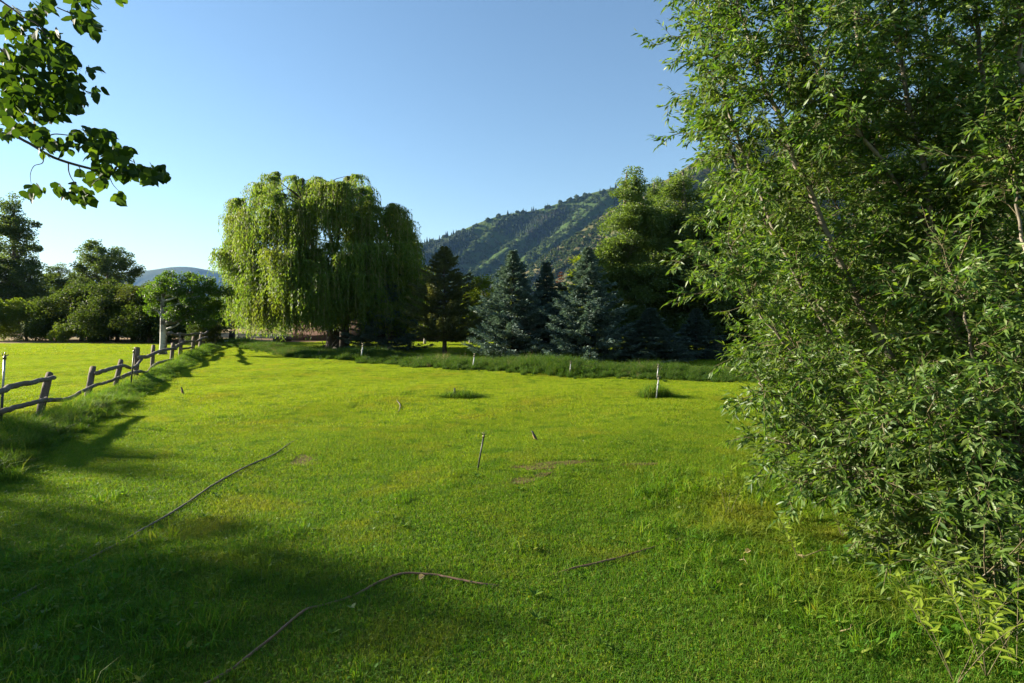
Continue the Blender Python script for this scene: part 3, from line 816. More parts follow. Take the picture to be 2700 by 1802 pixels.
sprinkler((344, 1026), (354, 922), None, .022, M['pole_dark'], 'black sprinkler pole leaning beside the tall fence post')
sprinkler((1730, 1056), (1737, 997), None, .018, M['pole_white'], 'white sprinkler pipe rising out of a grass mound by the shrub', clamp=True)
sprinkler((1198, 1046), (1199, 1022), None, .024, M['pole_dark'], 'short dark sprinkler stub in the low grass tuft mid lawn', head=False)
sprinkler((1732, 1002), (1736, 967), None, .02, M['metal'], 'grey sprinkler pipe in the tall grass behind the white one')
sprinkler((1246, 975), (1251, 939), None, .022, M['pole_white'], 'white sprinkler pipe in the tall grass before the tan pine')
sprinkler((951, 952), (957, 912), None, .03, M['pole_white'], 'white sprinkler pipe with dark clamp in front of the weeping willow', clamp=True)
sprinkler((1502, 993), (1505, 957), None, .017, M['metal'], 'slender grey sprinkler pipe in the tall grass before the blue spruce')

def clump(name, u, v, w, h, label, seed, n=1500, yr=.6):
    p = gp(u, v); r = np.random.default_rng(seed); b = Buf()
    V, l_, s_ = blades(n, .5, .24, .08, .012, .8, seed, .8)
    V = V * np.array([w, w * yr, 1])
    hh = h / .3 * np.clip(1 - (V[:, 0] / (w * .55)) ** 2 * .8, .25, 1)
    V[:, 2] *= hh
    b.add_np(V.astype(np.float32), l_, s_)
    o = tag(link(name, b.mesh(name, False), M['tall']), label, 'grass clump')
    o.location = (p[0], p[1], gz(p[0], p[1]))
clump('grass_clump', 1728, 1052, .95, .42, 'rounded dark green grass mound around the white sprinkler pipe', 51, 1700)
clump('grass_clump', 1215, 1046, 1.25, .24, 'low flat dark grass tuft around a short dark stub mid lawn', 52, 1300, .5)

# ------------------------------------------------------------------ hoses
def hose(pix, r_, mat, label, name='garden_hose'):
    P = np.array([gp(u, v) for u, v in [(a[0], a[1]) for a in pix]])
    P[:, 2] = gz(P[:, 0], P[:, 1]) + np.array([a[2] - .028 for a in pix])
    n = 14 * len(P); Q = smooth_path(P, n)
    Q[:, :2] += np.column_stack([np.convolve(rng.normal(0, .012, n + 8), np.ones(9) / 9, 'valid') for _ in range(2)])
    b = Buf(); b.tube(Q, r_, 8)
    tag(link(name, b.mesh(name), mat), label, 'hose')
hose([(-60, 1620, .03), (60, 1555, .035), (200, 1480, .045), (350, 1402, .055), (480, 1330, .06), (560, 1280, .06), (640, 1240, .06), (720, 1205, .055), (765, 1174, .045), (800, 1150, .025),
      (860, 1124, .03), (930, 1108, .01), (965, 1098, .035), (1010, 1090, .0), (1050, 1081, .045), (1054, 1066, .055), (1046, 1053, .03), (1060, 1040, -.02)], .0105, M['hose_grey'],
     'grey brown hose running diagonally up the lawn from the shaded corner')
hose([(520, 1830, .045), (620, 1770, .05), (720, 1690, .05), (800, 1622, .05), (850, 1600, .03), (930, 1575, .035), (1000, 1542, .05), (1065, 1524, .06), (1140, 1526, .06), (1230, 1541, .055), (1295, 1546, .045),
      (1370, 1535, .0), (1430, 1520, .015), (1500, 1506, .05), (1580, 1488, .055), (1640, 1472, .05), (1720, 1448, .045), (1790, 1425, .04), (1900, 1395, .0)], .0088, M['hose'],
     'reddish brown hose curving across the bottom of the lawn')

# ------------------------------------------------------------------ birds
def bird(u, v, size, heading, pitch, label):
    p = gp(u, v)
    o = thing('bird', (p[0], p[1], gz(p[0], p[1])), label, 'bird', rz=heading)
    b = Buf()
    # rings along the body from tail tip to beak tip: (along, height, half width, half height)
    ring = [(-.62, -.10, .035, .008), (-.40, -.03, .06, .018), (-.26, .03, .09, .06), (-.10, .08, .135, .12), (.06, .13, .15, .15), (.18, .20, .13, .13), (.27, .28, .095, .10), (.35, .335, .09, .088), (.42, .345, .07, .07),
            (.465, .34, .03, .032), (.50, .335, .016, .018), (.56, .325, .003, .003)]
    ns = 12; cp, sp = math.cos(pitch), math.sin(pitch); V = []
    for (a, h, w, hh) in ring:
        for k in range(ns):
            q = k * 2 * PI / ns; yy = w * math.cos(q); zz = h + hh * math.sin(q)
            V.append((a * cp - zz * sp, yy, a * sp + zz * cp + .30))
    fs = [(i * ns + k, i * ns + (k + 1) % ns, (i + 1) * ns + (k + 1) % ns, (i + 1) * ns + k) for i in range(len(ring) - 1) for k in range(ns)]
    fs += [tuple(range(ns))[::-1], tuple((len(ring) - 1) * ns + k for k in range(ns))]
    b.add(np.array(V) * size, fs)
    for s in (-1, 1):
        x0 = .02 * cp
        b.tube(np.array([(x0, s * .06, .28), (x0 - .02, s * .065, .16), (x0 + .01, s * .065, .01)]) * size, [.02 * size, .012 * size, .009 * size], 5)
        for dy in (-.05, 0, .05):
            b.tube(np.array([(x0 + .01, s * .065, .012), (x0 + .11, s * .065 + dy, .008)]) * size, [.008 * size, .005 * size], 4)
    m, nt, out = new_mat('bird_plumage')
    tc = nt.nodes.new('ShaderNodeTexCoord'); sx = nt.nodes.new('ShaderNodeSeparateXYZ'); nt.links.new(tc.outputs['Generated'], sx.inputs[0])
    nz = noise(nt, 40, 3, .6, tc.outputs['Generated'])
    back = ramp(nt, nz, [(.3, (.025, .022, .018)), (.7, (.06, .052, .042))])
    ma = nt.nodes.new('ShaderNodeMath'); ma.operation = 'SUBTRACT'; nt.links.new(sx.outputs['X'], ma.inputs[0]); nt.links.new(sx.outputs['Z'], ma.inputs[1])
    f = ramp(nt, ma.outputs[0], [(.02, (0, 0, 0)), (.10, (1, 1, 1))])
    cc = mixc(nt, f, back, (.34, .20, .10))
    pb = nt.nodes.new('ShaderNodeBsdfPrincipled'); pb.inputs['Roughness'].default_value = .7; nt.links.new(cc, pb.inputs['Base Color']); nt.links.new(pb.outputs[0], out.inputs[0])
    link('body', b.mesh('bird_body'), m, o)
bird(1408, 1167, .20, math.radians(165), math.radians(32), 'dark brown bird with pale breast standing on the open lawn')
bird(479, 1045, .24, math.radians(205), math.radians(48), 'small upright bird with pale breast near the fence shadow')

# ------------------------------------------------------------------ tyre, bucket, logs in the dry field
p = gp(612, 897)
ty = thing('tyre', (p[0], p[1], .46), 'black tyre standing upright on the dry brown field', 'tyre', rz=math.radians(62))
b = Buf(); ns = 40
prof_ = [(.24, -.16), (.40, -.26), (.45, -.24), (.46, -.12), (.46, .12), (.45, .24), (.40, .26), (.24, .16)]
V = []; fs = []
for i in range(ns):
    a = i * 2 * PI / ns
    for (r_, w_) in prof_:
        V.append((w_, r_ * math.cos(a), r_ * math.sin(a)))
m_ = len(prof_)
for i in range(ns):
    for k in range(m_): fs.append((i * m_ + k, i * m_ + (k + 1) % m_, ((i + 1) % ns) * m_ + (k + 1) % m_, ((i + 1) % ns) * m_ + k))
b.add(V, fs); link('carcass', b.mesh('carcass', False), M['tyre'], ty)
b = Buf()
for i in range(20):
    a = i * 2 * PI / 20
    for s in (-1, 1):
        a2 = a + (.08 if s > 0 else 0)
        c_, s_ = math.cos(a2), math.sin(a2); t_ = np.array([0, -s_, c_]); n_ = np.array([0, c_, s_])
        p0 = np.array([s * .02, 0, 0]) + n_ * .465; p1 = np.array([s * .235, 0, 0]) + n_ * .455 + t_ * .07
        b.tube([p0, p1], .022, 4)
link('tread', b.mesh('tread', False), M['tyre'], ty)
ty.rotation_euler = (0, math.radians(8), math.radians(20))

p = gp(597, 911)
bk = thing('bucket', (p[0], p[1], 0), 'small white bucket standing at the edge of the dry field', 'bucket')
b = Buf(); V = []; ns = 20
for (r_, z_) in [(.125, 0), (.13, .02), (.15, .36), (.165, .36), (.165, .39), (.15, .39), (.13, .04)]:
    for k in range(ns): V.append((r_ * math.cos(k * 2 * PI / ns), r_ * math.sin(k * 2 * PI / ns), z_))
fs = [(i * ns + k, i * ns + (k + 1) % ns, (i + 1) * ns + (k + 1) % ns, (i + 1) * ns + k) for i in range(6) for k in range(ns)] + [tuple(range(ns))[::-1], tuple(6 * ns + k for k in range(ns))]
b.add(V, fs); link('pail', b.mesh('pail'), M['bucket'], bk)
b = Buf(); b.tube([(.165 * math.cos(a), -.02 - .05 * math.sin(a), .37 - .2 * math.sin(a)) for a in np.linspace(0, PI, 14)], .006, 5)
link('handle', b.mesh('handle'), M['metal'], bk)

def log(pa, pb, r_, label, mat='dark_bark', limbs=3, name='log'):
    a = gp(*pa); c = gp(*pb); a[2] = r_ * .8; c[2] = r_ * .8
    o = thing(name, (a[0], a[1], 0), label, 'log')
    b = Buf(); a0 = np.array([a[0], a[1], 0])
    P = smooth_path([a - a0, (a + c) / 2 - a0 + np.array([0, .1, .06]), c - a0], 10)
    b.tube(P, np.linspace(r_, r_ * .7, 10), 9, True, .1); link('trunk', b.mesh('log_trunk', False), M[mat], o)
    for k in range(limbs):
        q = P[min(2 + k * 2, 9)]; d = unit(np.array([rng.normal(), rng.normal() * .5, abs(rng.normal()) + .5])) * rng.uniform(.4, .9)
        b = Buf(); b.tube([q, q + d * .6, q + d + np.array([.1, 0, .05])], [r_ * .35, r_ * .25, r_ * .1], 5); link('limb', b.mesh('log_limb', False), M[mat], o)
log((728, 906), (765, 901), .32, 'dark fallen log lying at the left of the willow')
log((905, 934), (868, 922), .13, 'pale dead branch lying at the foot of the willow trunk', 'stem_bark', 4, 'dead_branch')
log((845, 920), (885, 912), .12, 'dead branch pile left of the willow trunk', 'dark_bark', 5, 'dead_branch')

# ------------------------------------------------------------------ red house behind the willow
hp = np.array([at(770, 850, 58)[0], 58.0]); hw = at(1330, 850, 58)[0] - hp[0]
house = thing('house', (hp[0], hp[1], 0), 'low red brown house half hidden behind the weeping willow and pine', 'house')
def box(name, x0, x1, y0, y1, z0, z1, mat, parent):
    b = Buf(); V = [(x, y, z) for z in (z0, z1) for y in (y0, y1) for x in (x0, x1)]
    b.add(V, [(0, 2, 3, 1), (4, 5, 7, 6), (0, 1, 5, 4), (2, 6, 7, 3), (0, 4, 6, 2), (1, 3, 7, 5)])
    return link(name, b.mesh(name, False), mat, parent)
wall = box('wall', 0, hw, 0, 7, -.2, 2.9, M['redwall'], house)
for k in range(10): box('batten', hw * (k + .5) / 10 - .04, hw * (k + .5) / 10 + .04, -.03, 0, 0, 2.85, M['redwall'], wall)
b = Buf(); b.add([(-.6, -.7, 2.8), (hw + .6, -.7, 2.8), (hw + .6, 7.7, 2.8), (-.6, 7.7, 2.8), (-.6, 3.5, 4.4), (hw + .6, 3.5, 4.4)], [(0, 1, 5, 4), (2, 3, 4, 5), (0, 4, 3), (1, 2, 5), (0, 3, 2, 1)])
link('roof', b.mesh('roof', False), M['roof'], house)
for x0 in (3.0, 7.5, 13.0, 17.5):
    w = box('window', x0, x0 + 1.3, -.05, .02, 1.0, 2.1, M['trim'], house)
    box('pane', x0 + .1, x0 + 1.2, -.065, -.03, 1.1, 2.0, M['glass'], w)
d = box('door', 10.4, 11.4, -.05, .02, 0, 2.1, M['trim'], house)
box('panel', 10.5, 11.3, -.065, -.03, .1, 2.0, M['dark_bark'], d)

# ------------------------------------------------------------------ trees
def curve3(p0, p1, sag, n=6, jit=.0, r=rng):
    p0 = np.asarray(p0, float); p1 = np.asarray(p1, float); t = np.linspace(0, 1, n)[:, None]
    P = p0 + (p1 - p0) * t; P[:, 2] += (sag * 4 * t * (1 - t))[:, 0]
    if jit: P[1:-1] += r.normal(0, jit, (n - 2, 3))
    return P

def broadleaf(name, base, label, lobes, trunk, tr, leaf, nclump, per, rc, L, W, seed, bark='bark', group=None, cat='tree', droop=.25, tmpl=T_DIAMOND, rz=0.0, shell=.6, kids=True):
    """trunk: list of local points; lobes: (x, y, z, rx, ry, rz) volumes filled with leaf clumps"""
    r = np.random.default_rng(seed)
    o = thing(name, base, label, cat, group, rz)
    b = Buf(); T = smooth_path(trunk, 12); rad = tr * np.linspace(1, .25, 12); rad[0] *= 1.35
    b.tube(T, rad, 9, True, .05)
    lo = np.array(lobes, float); vol = lo[:, 3] * lo[:, 4] * lo[:, 5]
    P = []; A = []; N = []
    for q, (cx, cy, cz, rx, ry, rzz) in enumerate(lo):
        c = np.array([cx, cy, cz]); k = max(4, int(round(nclump * vol[q] ** .67 / (vol ** .67).sum())))
        j = int(np.clip((cz - rzz * .6 - T[0, 2]) / max(T[-1, 2] - T[0, 2], .1) * 11, 2, 11))
        limb = curve3(T[j], c, .1 * rzz, 6, .08 * rx, r)
        b.tube(limb, np.linspace(rad[j] * .7, tr * .14, 6), 6, False)
        d = rdir(k, r); rr = (r.uniform(0, 1, k) ** (shell / 1.5))[:, None]
        cc = c + d * rr * np.array([rx, ry, rzz])
        for m_ in range(k):
            s0 = limb[r.integers(2, 6)]
            b.tube(curve3(s0, cc[m_], .05, 4, .05, r), [tr * .10, tr * .07, tr * .05, tr * .02], 4, False)
            npc = int(per * r.uniform(.6, 1.4)); rcl = rc * r.uniform(.7, 1.35)
            dd = rdir(npc, r) * (r.uniform(0, 1, npc) ** .5)[:, None] * np.array([rcl, rcl, rcl * .75])
            P.append(cc[m_] + dd); A.append(unit(dd + .4 * d[m_] * rcl) + .7 * rdir(npc, r) + np.array([0, 0, -droop])); N.append(rdir(npc, r) + np.array([0, 0, .5]))
    link('trunk', b.mesh(name + '_trunk'), M[bark], o)
    P = np.concatenate(P); A = np.concatenate(A); N = np.concatenate(N); n = len(P)
    cr = link('crown', leaf_mesh(name + '_crown', P, A, N, L * r.uniform(.7, 1.25, n), W * r.uniform(.7, 1.25, n), tmpl), M[leaf], o)
    tag(cr, kind='stuff')
    return o

def gbase(u, Y):
    p = at(u, 900, Y); return (p[0], Y, 0)

# --- tall cottonwoods on the right behind the spruces
col_lobes = [(.3, -.3, 1.5, 1.7, 1.5, 1.3), (-.8, .2, 2.2, 1.5, 1.4, 1.5), (.2, 0, 3.6, 1.8, 1.6, 1.8), (-.7, .2, 5.2, 1.6, 1.5, 1.9), (.8, -.2, 5.3, 1.6, 1.5, 1.9), (-.2, 0, 7.2, 1.5, 1.4, 1.9), (.55, .1, 7.9, 1.2, 1.2, 1.7), (-.1, 0, 9.3, 1.0, 1.0, 1.7), (.0, 0, 10.8, .5, .5, 1.2)]
cot = broadleaf('cottonwood_tree', gbase(1660, 36), 'tall narrow cottonwood with pale leaning trunk right of the blue spruces', col_lobes,
                [(0.6, 0, -.1), (.35, 0, 3), (0, 0, 6), (-.3, 0, 9), (-.2, 0, 11.4)], .16, 'cotton_leaf', 330, 265, .48, .105, .085, 61, 'stem_bark', 'cottonwoods on the right')
cot.scale = (1.25, 1.25, 1.0)
copy_tree(cot, gbase(1785, 37.5), 2.2, 'broad cottonwood between the narrow one and the near shrub', (1.55, 1.55, 1.03))
copy_tree(cot, gbase(1905, 35), 4.0, 'cottonwood partly hidden behind the near shrub on the right', (1.6, 1.6, .95))
copy_tree(cot, gbase(1722, 44), 1.1, 'pointed cottonwood top showing between the two nearer cottonwoods', (.8, .8, 1.12))
copy_tree(cot, gbase(2060, 33), .6, 'cottonwood hidden mostly behind the near shrub', (1.2, 1.2, 1.0))

# --- light green trees behind the conifers
lt_l = [(0, 0, 3.0, 1.3, 1.3, 1.6), (.2, 0, 4.8, 1.1, 1.1, 1.4), (-.3, 0, 1.8, 1.2, 1.2, 1.0), (0, 0, 6.0, .6, .6, .9)]
lt = broadleaf('light_aspen', gbase(1272, 40), 'light green aspen with pale thin trunks between pine and spruce', lt_l, [(0, 0, -.1), (.05, 0, 2), (0, 0, 4), (0, 0, 6.3)], .09, 'light_leaf', 60, 170, .45, .12, .095, 62, 'birch_bark')
lt.scale = (1, 1, .82)
copy_tree(lt, gbase(1545, 50), 2.0, 'yellow green tree top rising behind the right blue spruce', (1.7, 1.7, 1.28))
copy_tree(lt, gbase(1240, 52), 3.0, 'light green tree behind the tan pine', (1.2, 1.2, .85))
copy_tree(lt, gbase(1120, 50), 1.0, 'light green tree between the willow and the tan pine', (1.2, 1.2, 1.05))
copy_tree(lt, gbase(1350, 54), 4.4, 'light green tree top behind the left blue spruce', (1.2, 1.2, 1.0))

# --- left far trees
big_l = [(0, 0, 5, 4, 3.5, 3), (-2.5, .5, 9, 3.4, 3, 3.4), (2.4, 0, 8.5, 3.2, 3, 3.2), (0, .3, 12.5, 3.3, 3, 3.4), (1.2, 0, 16, 2.4, 2.2, 2.8), (-1.4, 0, 16.8, 2.2, 2, 2.6), (0, 0, 19, 1.6, 1.5, 2.0), (3.6, 0, 5.5, 2.6, 2.6, 2.6), (-3.6, 0, 5.5, 2.6, 2.6, 2.6)]
big = broadleaf('tall_cottonwood', gbase(45, 88), 'tall dark cottonwood at the left photo edge behind the hedges', big_l, [(0, 0, -.2), (.2, 0, 6), (0, 0, 12), (0, 0, 19)], .42, 'left_leaf', 300, 130, .85, .26, .21, 63, 'bark', 'tall cottonwoods')
copy_tree(big, gbase(-75, 84), 2.0, 'tall cottonwood cut off by the left photo edge', 1.05)
rl = np.random.default_rng(163); rlob = []
for q in range(13):
    a = q * 2.4; zz = 3.5 + 9.6 * (q / 12); rr = 3.4 * math.sqrt(max(.02, 1 - ((zz - 7.0) / 7.6) ** 2))
    rlob.append((rr * math.cos(a) * .85, rr * math.sin(a) * .85, zz, 1.9 + .4 * rl.uniform(), 1.9, 1.7 + .5 * rl.uniform()))
broadleaf('rounded_cottonwood', gbase(288, 92), 'rounded cottonwood standing alone above the hedge left of the far hill', rlob, [(0, 0, -.2), (.1, 0, 4), (0, 0, 8), (0, 0, 12)], .34, 'left_leaf', 230, 120, .8, .26, .21, 163)
copy_tree(big, gbase(160, 104), 1.2, 'lower dark tree between the two left cottonwoods', (1.1, 1.1, .58))
copy_tree(big, gbase(225, 118), 5.2, 'small dark tree left of the rounded cottonwood', (.7, .7, .55))
# cottonwoods outside the frame on the left whose shade falls over the near lawn
shl = [(0, 0, 3.0, 1.6, 1.6, 1.2), (-1.2, .4, 4.6, 1.5, 1.4, 1.3), (1.3, -.3, 4.4, 1.5, 1.5, 1.2), (.2, .9, 5.9, 1.5, 1.4, 1.2), (-.6, -1.1, 6.0, 1.4, 1.4, 1.1), (.9, .2, 7.3, 1.1, 1.1, 1.0), (-.5, .1, 7.9, 1.0, 1.0, 1.0), (1.8, .8, 5.6, .9, .9, .8), (-2.0, -.4, 5.5, .9, .9, .8)]
shd = broadleaf('shade_cottonwood', (-26.8, 11.4, 0), 'cottonwood outside the left of the photo that shades the near lawn', shl, [(0, 0, -.1), (.1, 0, 3), (0, 0, 5.5), (0, 0, 8)], .2, 'left_leaf', 150, 122, .6, .14, .12, 164, 'bark', 'cottonwoods left of the photo')
shd.scale = (1.0, 1.0, .98)
copy_tree(shd, (-28.7, 15.5, 0), 2.4, 'slim cottonwood outside the left of the photo beyond the shading one', (.52, .52, .88))
copy_tree(shd, (-30.2, 17.6, 0), 1.1, 'second slim cottonwood outside the left of the photo', (.6, .6, .86))
copy_tree(shd, (-27.2, 9.9, 0), 4.1, 'third cottonwood outside the left of the photo', (1.15, 1.15, .97))
copy_tree(shd, (-28.0, 7.2, 0), 5.3, 'fourth cottonwood outside the left of the photo', (1.2, 1.2, 1.05))

# --- hedges and shrubs on the left
hed_l = [(0, 0, 2.0, 2.6, 2.0, 1.9), (1.6, 0, 3.6, 1.9, 1.7, 1.6), (-1.6, .2, 3.4, 2.0, 1.7, 1.6), (0, 0, 4.6, 1.7, 1.5, 1.1), (2.4, -.4, 1.5, 1.6, 1.5, 1.4), (-2.4, -.4, 1.5, 1.6, 1.5, 1.4)]
hed = broadleaf('dark_shrub', gbase(215, 57), 'dark shrub with reddish tinted top behind the pale hedge', hed_l, [(0, 0, -.1), (0, 0, 1.2), (.1, 0, 2.5), (0, 0, 4.2)], .16, 'hedge_leaf', 130, 210, .7, .16, .12, 64, 'dark_bark', 'dark shrubs along the left field')
hed.scale = (1.15, 1.15, 1.05)
copy_tree(hed, gbase(310, 56), 1.4, 'dark shrub in the middle of the left row', (1.25, 1.25, 1.05))
copy_tree(hed, gbase(395, 53), 2.7, 'dark shrub standing directly behind the white aspen trunk', (1.25, 1.25, .97))
copy_tree(hed, gbase(478, 55), 4.0, 'dark shrub right of the white aspen trunk behind the fence', (1.15, 1.15, .85))
copy_tree(hed, gbase(150, 60), 5.1, 'dark shrub between the pale hedge and the row', (.9, .9, .85))
copy_tree(hed, gbase(262, 60), 5.7, 'dark shrub filling the gap below the rounded cottonwood', (1.3, 1.3, 1.0))
copy_tree(hed, gbase(352, 59), .3, 'dark shrub left of and behind the white aspen', (1.3, 1.3, 1.02))
copy_tree(hed, gbase(440, 61), 2.2, 'dark shrub far behind the white aspen crown', (1.3, 1.3, .95))
copy_tree(hed, gbase(540, 47), .6, 'low dark shrub at the far end of the fence', (.34, .34, .42))
copy_tree(hed, gbase(2010, 34), 1.6, 'dark bush behind the left edge of the near shrub', (1.2, 1.2, 1.0))
copy_tree(hed, gbase(2200, 33), 3.0, 'dark bush hidden behind the middle of the near shrub', (1.3, 1.3, 1.0))
copy_tree(hed, gbase(2420, 33), 4.5, 'dark bush hidden behind the right of the near shrub', (1.3, 1.3, 1.0))
copy_tree(hed, gbase(612, 150), 2.6, 'far low shrub beyond the dry field', (1.6, 1.6, .7))
copy_tree(hed, gbase(560, 150), 3.6, 'far shrub line left beyond the dry field', (1.6, 1.6, 1.2))
lh = broadleaf('pale_hedge', gbase(70, 58), 'sunlit pale green hedge at the left edge of the field', [(0, 0, 1.7, 2.4, 1.8, 1.6), (1.4, 0, 2.9, 1.5, 1.3, 1.0), (-1.5, 0, 2.9, 1.6, 1.3, 1.1), (0, 0, 3.3, 1.4, 1.2, .9), (2.6, 0, 1.6, 1.3, 1.3, 1.3)],
               [(0, 0, -.1), (0, 0, 1), (.1, 0, 2), (0, 0, 3)], .13, 'hedge_light', 90, 200, .6, .15, .11, 65, 'dark_bark', 'pale hedges')
copy_tree(lh, gbase(-25, 57), 2.0, 'pale green hedge cut off by the left photo edge', 1.0)
copy_tree(lh, gbase(165, 53), 3.1, 'small pale bush in front of the dark shrubs', (.33, .33, .42))

# --- white barked aspen by the fence
bb = gp(430, 936); bl = np.array([bb[0], bb[1], 0])
def lp(u, v, dy=0.0): return tuple(at(u, v, bb[1] + dy) - bl)
asp = broadleaf('aspen_tree', tuple(bl), 'white barked aspen leaning by the rail fence with crown spreading right',
                [(*lp(u, v, dy), q, q * 1.1, q * .75) for u, v, dy, q in [(405, 775, .3, .6), (425, 748, -.5, .55), (450, 732, .4, .45), (475, 758, -.7, .65), (505, 738, .5, .5), (535, 752, -.4, .6), (562, 762, .6, .55), (583, 770, 0, .45), (480, 792, .7, .7), (520, 785, -.8, .7),
                  (555, 802, .5, .65), (455, 822, -.6, .5), (500, 836, .2, .6), (540, 842, -.3, .55), (562, 822, .6, .5), (408, 815, .5, .45)]],
                [lp(429, 945), lp(431, 900), lp(430, 850), lp(429, 800), lp(432, 745)], .24, 'aspen_leaf', 210, 90, .36, .10, .09, 66, 'birch_bark')
for pts, r_ in (([(440, 868), (458, 862), (470, 855), (480, 845)], .07), ([(438, 850), (452, 848), (459, 843)], .06), ([(432, 795), (455, 788), (475, 780), (497, 770)], .06), ([(478, 783), (490, 790)], .04)):
    b = Buf(); P = smooth_path([np.array(lp(u, v, -.35)) for u, v in pts], 10); b.tube(P, np.linspace(r_, r_ * .45, 10), 6); link('branch', b.mesh('aspen_branch'), M['birch_bark'], asp)

# --- weeping willow
wb = gp(886, 921); wbase = np.array([wb[0], wb[1], 0.0]); WY = wb[1]
wil = thing('weeping_willow', tuple(wbase), 'large weeping willow with dark trunk and hanging yellow green strands', 'tree')
b = Buf()
def wl_(u, v, dy=0.0): return np.array(at(u, v, WY + dy)) - wbase
trunk_p = smooth_path([wl_(884, 930), wl_(886, 890), wl_(888, 850), wl_(892, 800)], 10)
b.tube(trunk_p, [.95, .75, .68, .64, .62, .6, .6, .58, .55, .5], 12, True, .06)
r = np.random.default_rng(71)
# tuft heads: (u, v, depth offset, hang length m, spread)
heads = []
outline = [(620, 600), (640, 540), (640, 500), (690, 470), (735, 446), (780, 448), (830, 455), (880, 460), (925, 462), (970, 486), (1020, 545), (1060, 570), (1075, 640), (1090, 720), (1060, 640), (610, 640)]
for (u, v) in outline:
    for dy in (-2.0, .5, 3.0):
        heads.append((u + r.normal(0, 12), v + 14 + abs(dy) * 5 + r.normal(0, 12), dy + r.normal(0, .8), r.uniform(.9, 3.2), r.uniform(.7, 1.2)))
for _ in range(235):   # body of the crown, front and back shells
    u = r.uniform(620, 1085); f = (u - 850) / 245
    top = 470 + 130 * abs(f) ** 2.2
    v = r.uniform(top, 800 if u < 1090 else 760)
    dep = 5.6 * math.sqrt(max(0.05, 1 - f * f)) * r.choice([-1, -1, 1]) * r.uniform(.6, 1.0)
    # windows where the sky shows through the crown
    if ((u - 725) / 32) ** 2 + ((v + 30 - 650) / 34) ** 2 < 1 or ((u - 868) / 34) ** 2 + ((v + 30 - 650) / 62) ** 2 < 1: continue
    heads.append((u, v, dep, r.uniform(1.7, 3.4), 1.0))
for u in np.linspace(640, 1085, 24):   # lower skirt, inner curtain
    for dy in (-3.0, 1.5):
        heads.append((u + r.normal(0, 9), r.uniform(730, 790), dy * math.sqrt(max(.1, 1 - ((u - 850) / 260) ** 2)) + r.normal(0, .5), r.uniform(1.8, 3.2), .9))
for _ in range(44):                    # rounded tufts standing out of the front of the skirt
    u = r.uniform(640, 1080); f = (u - 855) / 240
    heads.append((u, r.uniform(640, 815), -(5.0 + r.uniform(-.6, 1.3)) * math.sqrt(max(.06, 1 - f * f)), r.uniform(1.1, 2.3), 1.35))
P = []; A = []; N = []; SB = Buf()
mains = []
for (u, v, dy) in [(705, 640, -1.5), (745, 560, 1.5), (800, 530, -2.0), (845, 520, 2.5), (905, 545, -1.2), (955, 590, 1.8), (1015, 640, -1.0), (690, 730, 1.0), (780, 700, -3.2), (990, 740, -2.6), (880, 640, 3.6), (1040, 730, 1.5)]:
    e = wl_(u, v, dy); st = trunk_p[int(r.integers(6, 10))]
    m1 = st + (e - st) * .4 + np.array([0, 0, -.15 * abs(e[0]) + .2]) + r.normal(0, .25, 3)
    lb = smooth_path([st, m1, e], 14); b.tube(lb, np.linspace(.27, .05, 14), 7, False); mains.append(lb[5:])
mains = np.concatenate(mains)
for (u, v, dy, hang, spr) in heads:
    h = wl_(u, v, dy)
    dd = np.linalg.norm(mains - h, axis=1) + np.where(mains[:, 2] > h[2], 3.0, 0); st = mains[int(np.argmin(dd + r.uniform(0, .8, len(dd))))]
    mid = st + (h - st) * .5 + np.array([0, 0, .3]) + r.normal(0, .15, 3)
    lb = smooth_path([st, mid, h], 7); b.tube(lb, np.linspace(.05, .015, 7), 5, False)
    ns = 37
    out = unit(h * np.array([1, 1, 0]) + 1e-3)
    for _ in range(ns):
        a = r.uniform(0, 6.283); d = np.array([math.cos(a), math.sin(a), 0]) + out * .6
        reach = .78 * spr * r.uniform(.25, 1.0); hg = hang * r.uniform(.45, 1.1)
        zmin = (1.3 if u < 700 else 1.2 if u < 835 else 1.8 if u < 940 else .4) + r.normal(0, .22)
        hg = min(hg, max(.4, h[2] + .3 - zmin))
        m_ = int(9 + hg * 8); t = np.linspace(.04, 1, m_)
        ax = h[None] + d[None] * (reach * (1 - (1 - np.clip(t * 1.6, 0, 1)) ** 2))[:, None]
        ax[:, 2] += .35 * reach * np.sin(np.clip(t * 3.2, 0, PI)) * 1.2 - hg * t ** 1.35
        sw = r.normal(0, .10, 2); ax[:, :2] += sw[None] * (t ** 2)[:, None]
        
        if r.uniform() < .3: SB.tube(ax[::5], .008, 3, False)
        q = r.normal(0, 1, (m_, 3)) * .5; q[:, 2] = -1.0
        P.append(ax + r.normal(0, .03, (m_, 3))); A.append(q); N.append(rdir(m_, r))
link('trunk', b.mesh('willow_trunk'), M['dark_bark'], wil)
link('strands', SB.mesh('willow_strands'), M['hay'], wil)
P = np.concatenate(P); A = np.concatenate(A); N = np.concatenate(N); n = len(P)

cr = link('crown', leaf_mesh('willow_crown', P, A, N, .23 * r.uniform(.6, 1.3, n), .056 * r.uniform(.7, 1.4, n), T_DIAMOND), M['weep_leaf'], wil)
tag(cr, kind='stuff')
print('weeping willow leaves', n)
b = Buf(); b.tube([(0, 0, -.1), (.02, 0, 1.5), (0, .1, 4)], [.36, .3, .25], 9, True, .06)
st = thing('second_trunk', gp(908, 927), 'dark straight trunk standing just right of the willow trunk', 'tree trunk')
link('trunk', b.mesh('second_trunk'), M['dark_bark'], st)
b = Buf()
for k in range(4): b.tube([(0, 0, 3.2 + .2 * k), (math.cos(k * 1.7) * .8, math.sin(k * 1.7) * .6, 4.3 + .2 * k)], [.09, .03], 5)
link('limb', b.mesh('second_trunk_limbs'), M['dark_bark'], st)

